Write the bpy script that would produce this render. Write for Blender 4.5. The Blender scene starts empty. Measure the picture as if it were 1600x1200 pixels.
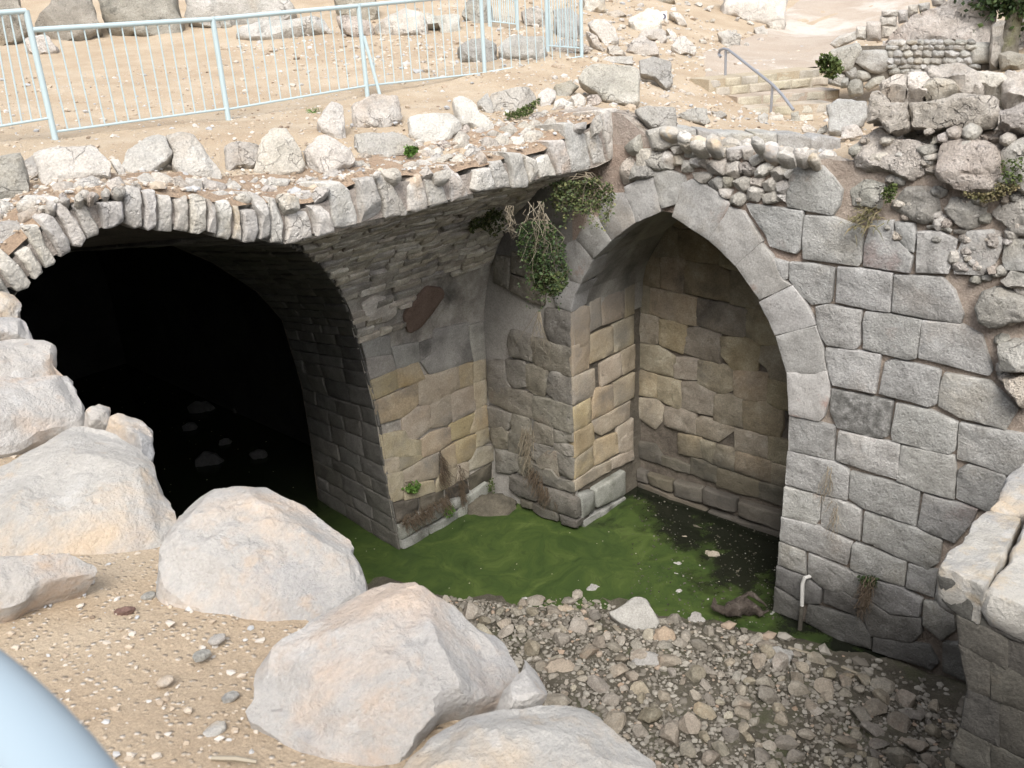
import bpy, math, random
import numpy as np
from mathutils import Vector, Matrix, noise as MN, geometry as MG
rnd = random.Random(7)
SC = bpy.context.scene
COL = SC.collection
PI = math.pi
V = Vector
# ------------------------------------------------------------------ camera, sky, sun, exposure
CAM_F = 1453.8                       # focal length in photo pixels (1600 wide)
CP, CR, CA = [math.radians(a) for a in (22.654, -2.784, 43.127)]
FW = V((math.cos(CA)*math.cos(CP), math.sin(CA)*math.cos(CP), -math.sin(CP)))
RT0 = V((math.sin(CA), -math.cos(CA), 0)); UP0 = RT0.cross(FW)
RT = RT0*math.cos(CR) + UP0*math.sin(CR); UP = -RT0*math.sin(CR) + UP0*math.cos(CR)
EYE = V((0, 0, 6.6))
cam = bpy.data.objects.new('camera', bpy.data.cameras.new('camera')); COL.objects.link(cam)
cam.data.sensor_width = 36; cam.data.lens = 36*CAM_F/1600
cam.data.clip_start = .05; cam.data.clip_end = 600
m = Matrix((RT, UP, -FW)).transposed().to_4x4(); m.translation = EYE
cam.matrix_world = m
cam.data.dof.use_dof = True; cam.data.dof.focus_distance = 8.0; cam.data.dof.aperture_fstop = 9.0
SC.camera = cam

SUN_EL, SUN_AZ = math.radians(48), math.radians(-140)      # azimuth from +X, counter-clockwise
w = bpy.data.worlds.new('World'); SC.world = w; w.use_nodes = True
nt = w.node_tree; bg = nt.nodes['Background']
sky = nt.nodes.new('ShaderNodeTexSky'); sky.sky_type = 'NISHITA'; sky.sun_disc = False
sky.sun_elevation = SUN_EL; sky.sun_rotation = PI/2 - SUN_AZ
sky.dust_density = 4; sky.air_density = 1.0; sky.altitude = 800
hs = nt.nodes.new('ShaderNodeHueSaturation'); hs.inputs['Saturation'].default_value = .3
nt.links.new(sky.outputs[0], hs.inputs['Color']); nt.links.new(hs.outputs[0], bg.inputs['Color'])
bg.inputs['Strength'].default_value = .15
sun = bpy.data.objects.new('sun', bpy.data.lights.new('sun', 'SUN')); COL.objects.link(sun)
sun.data.energy = 1.5; sun.data.angle = math.radians(28); sun.data.color = (1, .96, .9)
sd = V((math.cos(SUN_EL)*math.cos(SUN_AZ), math.cos(SUN_EL)*math.sin(SUN_AZ), math.sin(SUN_EL)))
sun.rotation_euler = sd.to_track_quat('Z', 'Y').to_euler()
SC.view_settings.view_transform = 'Standard'; SC.view_settings.look = 'None'
SC.view_settings.exposure = 1.2; SC.view_settings.gamma = 1

# ------------------------------------------------------------------ helpers
def ray(px, py):
    return (FW*CAM_F + RT*(px-800) + UP*(600-py))
class Plane:
    """a flat working plane: origin, u, v axes and outward normal n = u x v"""
    def __init__(s, o, n, v=(0, 0, 1)):
        s.o = V(o); s.n = V(n).normalized(); v = V(v)
        s.v = (v - s.n*v.dot(s.n)).normalized(); s.u = s.v.cross(s.n)
    def at(s, px, py):
        d = ray(px, py); t = (s.o-EYE).dot(s.n)/d.dot(s.n)
        return EYE + d*t
    def uv(s, p):
        q = V(p)-s.o; return (q.dot(s.u), q.dot(s.v))
    def trace(s, pts): return [s.uv(s.at(*p)) for p in pts]
    def __call__(s, u, v, d): return s.o + s.u*u + s.v*v + s.n*d
def T(x0, y0, k, pts): return [(x0+x/k, y0+y/k) for x, y in pts]

def tag(o, label=None, cat=None, group=None, kind=None):
    if cat and not kind: kind = 'thing'
    if label: o['label'] = label
    if cat: o['category'] = cat
    if group: o['group'] = group
    if kind: o['kind'] = kind
    return o
def empty(name, loc, label=None, cat=None, group=None):
    o = bpy.data.objects.new(name, None); COL.objects.link(o); o.location = loc
    o.empty_display_size = .2
    return tag(o, label, cat, group)
def wloc(o):
    l = V(o.location); p = o.parent
    while p: l += V(p.location); p = p.parent
    return l
def mesh_obj(name, verts, faces, mat, parent=None, smooth=True, centre=None, sharp=40):
    """verts in world space; origin at centre"""
    n = len(verts); c = centre
    if c is None:
        c = V((0, 0, 0))
        for q in verts: c += V(q)
        c /= n
    me = bpy.data.meshes.new(name)
    me.from_pydata([tuple(V(q)-c) for q in verts], [], faces)
    if smooth:
        me.polygons.foreach_set('use_smooth', [True]*len(me.polygons)); me.set_sharp_from_angle(angle=math.radians(sharp))
    me.materials.append(mat)
    o = bpy.data.objects.new(name, me); COL.objects.link(o)
    if parent:
        o.parent = parent; o.location = c - wloc(parent)
    else: o.location = c
    return o

# ---- node materials
def mat_new(name):
    m = bpy.data.materials.new(name); m.use_nodes = True
    nt = m.node_tree; return m, nt, nt.nodes['Principled BSDF']
class N:
    def __init__(s, nt): s.nt = nt
    def add(s, t, ins=None, **kw):
        n = s.nt.nodes.new(t)
        for k, v in kw.items(): setattr(n, k, v)
        for k, v in (ins or {}).items():
            if hasattr(v, 'is_output') or isinstance(v, bpy.types.NodeSocket): s.nt.links.new(v, n.inputs[k])
            else: n.inputs[k].default_value = v
        return n
    def noise(s, vec, scale, detail=5, rough=.6, dist=0):
        return s.add('ShaderNodeTexNoise', {'Vector': vec, 'Scale': scale, 'Detail': detail, 'Roughness': rough, 'Distortion': dist}).outputs['Fac']
    def ramp(s, fac, stops):
        r = s.add('ShaderNodeValToRGB', {'Fac': fac}); e = r.color_ramp.elements
        while len(e) < len(stops): e.new(.5)
        for i, (p, c) in enumerate(stops): e[i].position = p; e[i].color = (*c, 1)
        return r.outputs['Color']
    def rng(s, val, a, b, c=0, d=1):
        return s.add('ShaderNodeMapRange', {'Value': val, 'From Min': a, 'From Max': b, 'To Min': c, 'To Max': d}).outputs[0]
    def mix(s, fac, a, b, mode='MIX'):
        n = s.add('ShaderNodeMix', data_type='RGBA', blend_type=mode)
        for i, v in ((0, fac), (6, a), (7, b)):
            if isinstance(v, bpy.types.NodeSocket): s.nt.links.new(v, n.inputs[i])
            else: n.inputs[i].default_value = v if i == 0 else (*v, 1)
        return n.outputs[2]
    def math(s, op, a, b=0.0):
        n = s.add('ShaderNodeMath', operation=op)
        for i, v in ((0, a), (1, b)):
            if isinstance(v, bpy.types.NodeSocket): s.nt.links.new(v, n.inputs[i])
            else: n.inputs[i].default_value = v
        return n.outputs[0]
def rockmat(name, stops, scale=2.5, bump=.5, blots=(), tide=(), vary=.14, rough=.92, pits=.0, grain=.25, bdist=.02, hue=.012, fine=55, cracks=0):
    m, nt, bs = mat_new(name); g = N(nt)
    pos = g.add('ShaderNodeNewGeometry').outputs['Position']
    rn = g.add('ShaderNodeObjectInfo').outputs['Random']
    off = g.add('ShaderNodeVectorMath', {0: pos}, operation='ADD')
    cmb = g.add('ShaderNodeCombineXYZ', {0: g.math('MULTIPLY', rn, 37.), 1: g.math('MULTIPLY', rn, 11.)})
    nt.links.new(cmb.outputs[0], off.inputs[1]); P = off.outputs[0]
    col = g.ramp(g.noise(P, scale, 8, .65), stops)
    for (c, sc, lo, hi, amt) in blots:
        f = g.rng(g.noise(P, sc, 6, .62, .3), lo, hi, 0, amt); col = g.mix(f, col, c)
    gr = g.rng(g.noise(P, fine, 4, .7), .3, .7, 1-grain, 1+grain)
    col = g.mix(1., col, g.add('ShaderNodeCombineColor', {0: gr, 1: gr, 2: gr}).outputs[0], 'MULTIPLY')
    for (z0, z1, c, amt, wob) in tide:
        z = g.add('ShaderNodeSeparateXYZ', {0: pos}).outputs[2]
        zz = g.math('ADD', z, g.rng(g.noise(pos, 1.3, 6, .7), .3, .7, -wob, wob))
        col = g.mix(g.rng(zz, z0, z1, amt, 0), col, c)
    h = g.add('ShaderNodeHueSaturation', {'Color': col, 'Value': g.rng(rn, 0, 1, 1-vary, 1+vary), 'Hue': g.rng(g.math('FRACT', g.math('MULTIPLY', rn, 7.13)), 0, 1, .5-hue, .5+hue),
              'Saturation': g.rng(g.math('FRACT', g.math('MULTIPLY', rn, 3.7)), 0, 1, .75, 1.25)})
    nt.links.new(h.outputs[0], bs.inputs['Base Color'])
    bs.inputs['Roughness'].default_value = rough; bs.inputs['Specular IOR Level'].default_value = .25
    hgt = g.math('ADD', g.noise(P, 9, 9, .68, .2), g.math('MULTIPLY', g.noise(P, 48, 6, .7), .45))
    if pits:
        vo = g.add('ShaderNodeTexVoronoi', {'Vector': P, 'Scale': 16.}).outputs['Distance']
        hgt = g.math('SUBTRACT', hgt, g.math('MULTIPLY', g.rng(vo, .0, .28, 1, 0), pits))
    if cracks:
        wob = g.add('ShaderNodeTexNoise', {'Vector': P, 'Scale': 2.2, 'Detail': 5.}).outputs['Color']
        cp = g.add('ShaderNodeVectorMath', {0: P, 1: g.add('ShaderNodeVectorMath', {0: wob, 1: (.9, .9, .9)}, operation='MULTIPLY').outputs[0]}, operation='ADD').outputs[0]
        ed = g.add('ShaderNodeTexVoronoi', {'Vector': cp, 'Scale': cracks}, feature='DISTANCE_TO_EDGE').outputs['Distance']
        ln = g.math('MULTIPLY', g.rng(ed, 0, .022, 1, 0), g.rng(g.noise(P, 1.7, 4, .6), .50, .68, 0, 1))
        hgt = g.math('SUBTRACT', hgt, g.math('MULTIPLY', ln, .8))
        nt.links.new(g.mix(g.math('MULTIPLY', ln, .28), h.outputs[0], (.16, .12, .09)), bs.inputs['Base Color'])
    b = g.add('ShaderNodeBump', {'Height': hgt, 'Strength': bump, 'Distance': bdist})
    nt.links.new(b.outputs[0], bs.inputs['Normal'])
    return m

DARKBAND = (.035, .033, .028)
M_ASH = rockmat('grey_ashlar', [(.22, (.25, .241, .224)), (.5, (.375, .366, .347)), (.78, (.49, .48, .46))], 3.6, .9,
    [((.27, .18, .15), 1.1, .64, .71, .55), ((.34, .28, .20), .7, .55, .74, .5), ((.53, .53, .515), 7, .58, .72, .5), ((.14, .135, .12), 4, .58, .72, .55), ((.12, .115, .10), 24, .69, .75, .45)],
    [(.45, 1.1, DARKBAND, .72, .35)], vary=.14, pits=.18, bdist=.04, hue=.018)
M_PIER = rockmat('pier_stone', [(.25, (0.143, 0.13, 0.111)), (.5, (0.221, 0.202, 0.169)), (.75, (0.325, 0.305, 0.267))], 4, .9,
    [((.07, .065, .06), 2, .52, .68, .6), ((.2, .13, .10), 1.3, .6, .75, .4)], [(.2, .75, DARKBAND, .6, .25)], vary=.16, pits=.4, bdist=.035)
M_VOUS = rockmat('arch_voussoir', [(.25, (0.25, 0.237, 0.219)), (.5, (0.35, 0.338, 0.319)), (.75, (0.45, 0.438, 0.419))], 3, .5,
    [((.27, .17, .13), 1.5, .60, .68, .6), ((.33, .27, .18), .9, .55, .7, .45)], [(.4, 1., DARKBAND, .6, .3)], vary=.08, pits=.4, bdist=.015)
M_TAN = rockmat('tan_ashlar', [(.25, (.30, .24, .16)), (.5, (.41, .34, .24)), (.75, (.50, .435, .33))], 2.2, .6,
    [((.36, .26, .13), 1., .58, .72, .45), ((.2, .19, .175), .9, .50, .62, .6), ((.13, .11, .09), 6, .62, .74, .6)],
    [(.3, .62, (.06, .055, .045), .8, .14), (3.0, 2.1, (.21, .20, .185), .7, .35)], vary=.08, bdist=.025)
M_REC = rockmat('recess_stone', [(.25, (.21, .175, .125)), (.5, (.335, .287, .215)), (.75, (.48, .43, .345))], 3.2, .9,
    [((.34, .25, .15), .8, .55, .72, .4), ((.10, .09, .08), 1.4, .52, .68, .7), ((.5, .48, .44), 14, .66, .74, .4)], [(.7, 1.15, (.06, .057, .05), .75, .22)], vary=.16, bdist=.03)
M_PLINTH = rockmat('plinth_stone', [(.3, (.22, .22, .2)), (.7, (.36, .36, .33))], 3, .4, [((.08, .08, .06), 2, .5, .66, .7)], vary=.1)
M_SOF = rockmat('soffit_stone', [(.25, (0.307, 0.271, 0.224)), (.5, (0.498, 0.45, 0.378)), (.75, (0.734, 0.686, 0.603))], 5, .8,
    [((.05, .048, .045), 1.2, .52, .7, .7)], vary=.25, bdist=.03)
M_PLAST = rockmat('lime_plaster', [(.3, (0.252, 0.235, 0.21)), (.7, (0.42, 0.395, 0.353))], 2, .4, [((.07, .065, .06), 1.1, .5, .66, .7)], vary=0)
M_RED = rockmat('red_slab', [(.3, (.13, .085, .068)), (.7, (.21, .145, .12))], 4, .7, vary=0)
M_RING = rockmat('ring_stone', [(.2, (0.365, 0.328, 0.277)), (.5, (0.529, 0.498, 0.454)), (.8, (0.68, 0.655, 0.617))], 4, .9,
    [((.46, .33, .2), 1.6, .56, .7, .55), ((.2, .195, .185), 2.2, .58, .72, .55), ((.62, .58, .54), 9, .6, .7, .4)], vary=.14, pits=.25, bdist=.04, hue=.015, cracks=4)
M_LEDGE = rockmat('ledge_rock', [(.2, (0.362, 0.338, 0.3)), (.5, (0.525, 0.488, 0.438)), (.8, (0.688, 0.65, 0.587))], 3, 1.,
    [((.46, .35, .24), 1.3, .55, .7, .6), ((.17, .165, .15), 1.8, .58, .72, .6), ((.62, .60, .57), 7, .6, .7, .4)], vary=.13, pits=.2, bdist=.05, hue=.012, cracks=3.5)
M_FORE = rockmat('pale_limestone', [(.2, (.36, .335, .30)), (.5, (.445, .42, .385)), (.8, (.515, .492, .455))], 3.4, 1.1,
    [((.57, .43, .29), 2.2, .50, .64, .75), ((.30, .305, .32), 1.6, .53, .68, .7), ((.5, .38, .26), 7, .58, .68, .55), ((.6, .59, .57), 5, .6, .7, .5), ((.16, .12, .10), 30, .69, .74, .6)], vary=.05, pits=.12, bdist=.028, grain=.1, fine=90)
M_MORT = rockmat('mortar', [(.3, (0.336, 0.266, 0.224)), (.7, (0.504, 0.42, 0.364))], 6, 1., [((.17, .15, .13), 2, .5, .7, .5)], [(.4, 1., DARKBAND, .6, .3)], vary=0, bdist=.05)
M_MORTD = rockmat('dark_mortar', [(.3, (0.102, 0.0884, 0.0731)), (.7, (0.204, 0.178, 0.145))], 6, 1., vary=0, bdist=.05)
M_EARTH = rockmat('packed_earth', [(.3, (.34, .255, .195)), (.7, (.46, .36, .28))], 5, 1., [((.3, .25, .2), 3, .5, .7, .5)], vary=0, bdist=.06)
M_CORE = rockmat('rubble_core', [(.2, (0.386, 0.343, 0.291)), (.5, (0.579, 0.518, 0.457)), (.8, (0.8, 0.738, 0.666))], 5, 1.2,
    [((.38, .29, .22), 1.8, .55, .7, .6), ((.14, .13, .115), 3, .58, .72, .6), ((.58, .53, .5), 12, .6, .7, .5)], vary=.12, pits=.4, bdist=.07, cracks=4)
M_GREYROCK = rockmat('weathered_rock', [(.2, (0.264, 0.252, 0.228)), (.5, (0.432, 0.414, 0.372)), (.8, (0.6, 0.576, 0.54))], 2, 1.,
    [((.40, .33, .22), 1.2, .55, .72, .5), ((.13, .13, .11), 2.5, .58, .7, .6)], vary=.16, pits=.2, bdist=.06, cracks=2.5)
M_DARKROCK = rockmat('dark_weathered_rock', [(.2, (0.195, 0.18, 0.15)), (.5, (0.33, 0.3, 0.247)), (.8, (0.51, 0.465, 0.405))], 2.4, 1.,
    [((.3, .22, .12), .9, .55, .7, .5), ((.06, .06, .05), 3, .58, .7, .7)], vary=.12, pits=.3, bdist=.06)
M_RUB = rockmat('pool_rubble', [(.2, (.20, .172, .135)), (.5, (.315, .28, .228)), (.8, (.43, .395, .335))], 6, .9,
    [((.32, .22, .15), 1.8, .58, .72, .5), ((.12, .11, .09), 3, .55, .7, .5)], vary=.25, bdist=.03)
M_LICH = rockmat('lichen_block', [(.33, (.12, .117, .105)), (.5, (.2, .195, .18)), (.66, (.36, .35, .33))], 13, .9, vary=0, bdist=.03)

# ---- one builder for every stone: outline + rings, bevelled edge, rough face, real depth
def chaikin(p, k=.16):
    q = []
    for i in range(len(p)):
        a, b = p[i], p[(i+1) % len(p)]
        q.append((a[0]+(b[0]-a[0])*k, a[1]+(b[1]-a[1])*k)); q.append((a[0]+(b[0]-a[0])*(1-k), a[1]+(b[1]-a[1])*(1-k)))
    return q
def resample(p, n):
    L = [0]
    for i in range(len(p)):
        a, b = p[i], p[(i+1) % len(p)]; L.append(L[-1]+math.hypot(b[0]-a[0], b[1]-a[1]))
    out = []; j = 0
    for k in range(n):
        t = L[-1]*k/n
        while L[j+1] < t: j += 1
        f = (t-L[j])/max(1e-9, L[j+1]-L[j]); a, b = p[j], p[(j+1) % len(p)]
        out.append((a[0]+(b[0]-a[0])*f, a[1]+(b[1]-a[1])*f))
    return out
def outline(p, n, c):
    """points along the outline that keep its corners, each corner nipped by c"""
    m = len(p); E = [math.hypot(p[(i+1) % m][0]-p[i][0], p[(i+1) % m][1]-p[i][1]) for i in range(m)]; L = sum(E); out = []
    for i in range(m):
        a, b = p[i], p[(i+1) % m]; e = max(E[i], 1e-9); f = min(.3, c/e); k = max(1, round(n*e/L)-1)
        for j in range(k+1):
            t = f+(1-2*f)*j/k; out.append((a[0]+(b[0]-a[0])*t, a[1]+(b[1]-a[1])*t))
    return out
def area(p): return .5*sum(p[i][0]*p[(i+1) % len(p)][1]-p[(i+1) % len(p)][0]*p[i][1] for i in range(len(p)))
def fr(p, f, o=4): return MN.fractal(p*f, .9, 2.1, o)
CNT = [0]
def stone(name, poly, mp, mat, parent=None, depth=.25, bevel=.03, bulge=.02, rough=.012, n=22, edge=.006, freq=6., rk=.16, chops=0, inner=(.62, .3), back=.85, proud=0.0, smooth=True, seed=None, grow=.0):
    CNT[0] += 1; sd = CNT[0] if seed is None else seed
    r = random.Random(sd*131+5)
    if area(poly) < 0: poly = poly[::-1]
    p = outline(poly, n, rk*.35*math.sqrt(abs(area(poly)))); n = len(p)
    cx = sum(a for a, b in p)/n; cy = sum(b for a, b in p)/n
    size = math.sqrt(abs(area(p)))
    bevel = min(bevel, size*.4)
    so = V((r.random()*50, r.random()*50, r.random()*50))
    if grow: p = [(cx+(a-cx)*(1+grow/(math.hypot(a-cx, b-cy)+1e-6)), cy+(b-cy)*(1+grow/(math.hypot(a-cx, b-cy)+1e-6))) for a, b in p]
    rad = [math.hypot(a-cx, b-cy) for a, b in p]
    rings = []   # (inset metres or scale, depth)
    def ins(t): return [max(.25, 1-t/max(rd, 1e-6)) for rd in rad]
    rings.append(([back]*n, -depth, 0)); rings.append(([1]*n, -min(depth*.55, bevel*2.5+depth*.15), .5)); rings.append(([1]*n, -bevel, .6))
    rings.append((ins(bevel*.28), -bevel*.36, .8)); rings.append((ins(bevel), 0, 1))
    for s in inner: rings.append(([min(s, q) for q in rings[4][0]], 0, 1))
    vs = []
    tl = [(r.random()-.5)*.0, 0]
    tx, ty = (r.random()-.5)*.05, (r.random()-.5)*.05
    cl = []
    for k in range(chops):
        a = r.random()*2*PI; t = math.radians(r.uniform(15, 55)); cl.append((math.cos(a)*math.sin(t), math.sin(a)*math.sin(t), math.cos(t), r.uniform(.28, .5)*size))
    def put(a, b, d, wgt, edgew):
        P0 = mp(a, b, 0)
        q = P0+so
        if edgew:
            e = edge*edgew*fr(q, freq*1.2, 3); L = math.hypot(a-cx, b-cy) or 1; a += (a-cx)/L*e; b += (b-cy)/L*e
        if wgt:
            hh = fr(q, freq, 4)
            vd = MN.voronoi(q*freq*.55)[0]
            d += wgt*(rough*(hh*.9+(vd[1]-vd[0])*1.1-.35) + bulge*max(0, 1-((a-cx)**2+(b-cy)**2)/(size*.62)**2) + (a-cx)*tx+(b-cy)*ty)
        d += proud
        for (nx, ny, nz, off) in cl:
            ex = (a-cx)*nx+(b-cy)*ny+(d+size*.12)*nz-off
            if ex > 0: a -= nx*ex; b -= ny*ex; d -= nz*ex
        vs.append(mp(a, b, d))
    for (sc, d, wgt) in rings:
        for i in range(n):
            a = cx+(p[i][0]-cx)*sc[i]; b = cy+(p[i][1]-cy)*sc[i]
            put(a, b, d, wgt if wgt >= .8 else 0, wgt if 0 < wgt < .9 else 0)
    put(cx, cy, 0, 1, 0)
    fs = []
    for k in range(len(rings)-1):
        for i in range(n):
            j = (i+1) % n; fs.append((k*n+i, k*n+j, (k+1)*n+j, (k+1)*n+i))
    c = len(vs)-1; b0 = (len(rings)-1)*n
    for i in range(n): fs.append((b0+i, b0+(i+1) % n, c))
    fs.append(tuple(range(n-1, -1, -1)))
    return mesh_obj(name, vs, fs, mat, parent, smooth)

def boulder(name, poly, pl, mat, label=None, cat='boulder', group=None, depth=.5, n=48, dome=.06, rough=.05, freq=2.2, chops=5, parent=None, edge=.03, seed=None, tight=1.0, smooth=True, maxtilt=58, grow=0.0, fine=.0, sharp=40):
    """rock whose face follows poly on plane pl; its sides fall away to full depth behind; flat broken facets cut into it"""
    CNT[0] += 1; sd = CNT[0] if seed is None else seed
    r = random.Random(sd*77+3)
    if area(poly) < 0: poly = poly[::-1]
    p = outline(poly, n, .035*math.sqrt(abs(area(poly)))); n = len(p); cx = sum(a for a, b in p)/n; cy = sum(b for a, b in p)/n
    if grow: p = [(cx+(a-cx)*(1+grow), cy+(b-cy)*(1+grow)) for a, b in p]
    size = math.sqrt(abs(area(p))); so = V((r.random()*90, r.random()*90, r.random()*90))
    rad = [math.hypot(a-cx, b-cy) for a, b in p]; rx = max(abs(a-cx) for a, b in p); ry = max(abs(b-cy) for a, b in p)
    g = tight*size
    prof = [(-.28, 0, -1.), (-.06, 0, -.72), (0, 0, -.42), (0, 0, -.22), (0, .010*g, -.11), (0, .030*g, -.05), (0, .065*g, -.018), (0, .12*g, 0)]
    flat = []                                            # flat outline points (a, b, depth, rim closeness), rings first
    for sc, inset, dn in prof:
        for i in range(n):
            f0 = max(.3, (1-inset/max(rad[i], 1e-6)))*(1+sc); flat.append((cx+(p[i][0]-cx)*f0, cy+(p[i][1]-cy)*f0, dn, f0))
    b0 = (len(prof)-1)*n; rim = [flat[b0+i][:2] for i in range(n)]; sp = max(sum(math.hypot(rim[i][0]-rim[i-1][0], rim[i][1]-rim[i-1][1]) for i in range(n))/n*1.15, size/45)
    pts2 = [V(q) for q in rim]; y = min(q[1] for q in rim)+sp*.6; row = 0
    x0, x1, y1 = min(q[0] for q in rim), max(q[0] for q in rim), max(q[1] for q in rim)
    shr = [(cx+(a-cx)*(1-.6*sp/max(math.hypot(a-cx, b-cy), sp)), cy+(b-cy)*(1-.6*sp/max(math.hypot(a-cx, b-cy), sp))) for a, b in rim]
    while y < y1:
        x = x0+(sp*.5 if row % 2 else 0)
        while x < x1:
            qx, qy = x+r.uniform(-.2, .2)*sp, y+r.uniform(-.2, .2)*sp
            if inpoly(shr, qx, qy): pts2.append(V((qx, qy))); flat.append((qx, qy, 0, .5))
            x += sp
        y += sp*.87; row += 1
    cdt = MG.delaunay_2d_cdt(pts2, [], [list(range(n))], 1, 1e-7)
    W = []
    tx, ty = r.uniform(-.10, .10), r.uniform(-.10, .10)
    for a, b, dn, f0 in flat:
            top = dn > -.2
            d = dn*depth+(dome*size*max(0, 1-((a-cx)/rx)**2*.8-((b-cy)/ry)**2*.8) if top else 0)+((a-cx)*tx+(b-cy)*ty)*(1 if dn > -.3 else 0)
            q = pl(a, b, d)+so
            big = fr(q, freq, 5); vd = MN.voronoi(q*freq*.8)[0]; st = fr(V((q.x*.6, q.y*.6, q.z*2.2)), freq*1.6, 4)
            h = rough*(big*.9+(vd[1]-vd[0])*1.1-.35+.5*st)+rough*.45*fr(q, freq*6, 4)
            L = math.hypot(a-cx, b-cy) or 1
            kx = min(1, max(0, (f0-.80)/.2)); f = edge*(fr(q, freq*2.2, 5)*1.3+(vd[1]-vd[0])*.8-.3)
            W.append([a+(a-cx)/L*f*kx, b+(b-cy)/L*f*kx, d+h*(1-kx*.5)])
    A = np.array(W); base = A.copy()
    wt = np.clip((A[:, 2]+.24*depth)/(.20*depth), 0, 1)
    for k in range(chops):
        an = r.random()*2*PI; t = math.radians(r.uniform(14, maxtilt)); nv = np.array([math.cos(an)*math.sin(t), math.sin(an)*math.sin(t), math.cos(t)])
        dt = A@nv; c0 = np.array([cx, cy, -depth*.3])@nv; off = c0+(dt.max()-c0)*r.uniform(.74, .95)
        ex = np.maximum(0, dt-off)*wt; A -= np.outer(ex*.98, nv)
    for q_ in A:
        q = pl(*q_)+so; q_[2] += fine*fr(q, freq*3.2, 5)+fine*.5*(MN.voronoi(q*freq*4)[0][0]-.3)
    vs = [pl(*q) for q in A.tolist()]
    fs = []
    for k in range(len(prof)-1):
        for i in range(n):
            j = (i+1) % n; fs.append((k*n+i, k*n+j, (k+1)*n+j, (k+1)*n+i))
    for f in cdt[2]: fs.append(tuple(b0+cdt[3][v][0] for v in f))
    fs.append(tuple(range(n-1, -1, -1)))
    o = mesh_obj(name, vs, fs, mat, parent, smooth, sharp=sharp)
    if label: tag(o, label, cat, group)
    return o

def tube(pts, r, k=8, vs=None, fs=None, cap=True):
    vs = [] if vs is None else vs; fs = [] if fs is None else fs
    pts = [V(p) for p in pts]; rs = r if isinstance(r, (list, tuple)) else [r]*len(pts)
    b0 = len(vs); prev = None
    for i, p in enumerate(pts):
        t = (pts[min(i+1, len(pts)-1)]-pts[max(i-1, 0)]).normalized()
        if prev is None: a = t.orthogonal().normalized()
        else: a = (prev - t*prev.dot(t)).normalized()
        prev = a; b = t.cross(a)
        for j in range(k):
            an = 2*PI*j/k; vs.append(p+(a*math.cos(an)+b*math.sin(an))*rs[i])
    for i in range(len(pts)-1):
        for j in range(k):
            j2 = (j+1) % k; fs.append((b0+i*k+j, b0+i*k+j2, b0+(i+1)*k+j2, b0+(i+1)*k+j))
    if cap:
        fs.append(tuple(b0+j for j in range(k-1, -1, -1))); e = b0+(len(pts)-1)*k; fs.append(tuple(e+j for j in range(k)))
    return vs, fs
def grid_obj(name, us, vs_, fn, mat, parent=None, skip=None, smooth=True, flip=False):
    nu, nv = len(us), len(vs_)
    P = [fn(u, v) for u in us for v in vs_]; F = []
    for i in range(nu-1):
        for j in range(nv-1):
            if skip and skip((us[i]+us[i+1])/2, (vs_[j]+vs_[j+1])/2): continue
            q = (i*nv+j, (i+1)*nv+j, (i+1)*nv+j+1, i*nv+j+1); F.append(q[::-1] if flip else q)
    return mesh_obj(name, P, F, mat, parent, smooth)
def inpoly(p, x, y):
    c = False; j = len(p)-1
    for i in range(len(p)):
        if (p[i][1] > y) != (p[j][1] > y) and x < (p[j][0]-p[i][0])*(y-p[i][1])/(p[j][1]-p[i][1])+p[i][0]: c = not c
        j = i
    return c
def lin(a, b, n): return [a+(b-a)*i/(n-1) for i in range(n)]

# ------------------------------------------------------------------ working planes of the place (metres; water at z = 0)
XW, YB, YR, XR, YV = 8.30, 8.25, 6.16, 9.81, 6.74
P_WALL = Plane((XW, 0, 0), (-1, 0, 0)); P_REC = Plane((XR, 0, 0), (-1, 0, 0))
P_BUT = Plane((0, YB, 0), (0, -1, 0)); P_REV = Plane((0, YV, 0), (0, -1, 0)); P_RING = Plane((0, YR, 0), (0, -1, 0))

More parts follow.
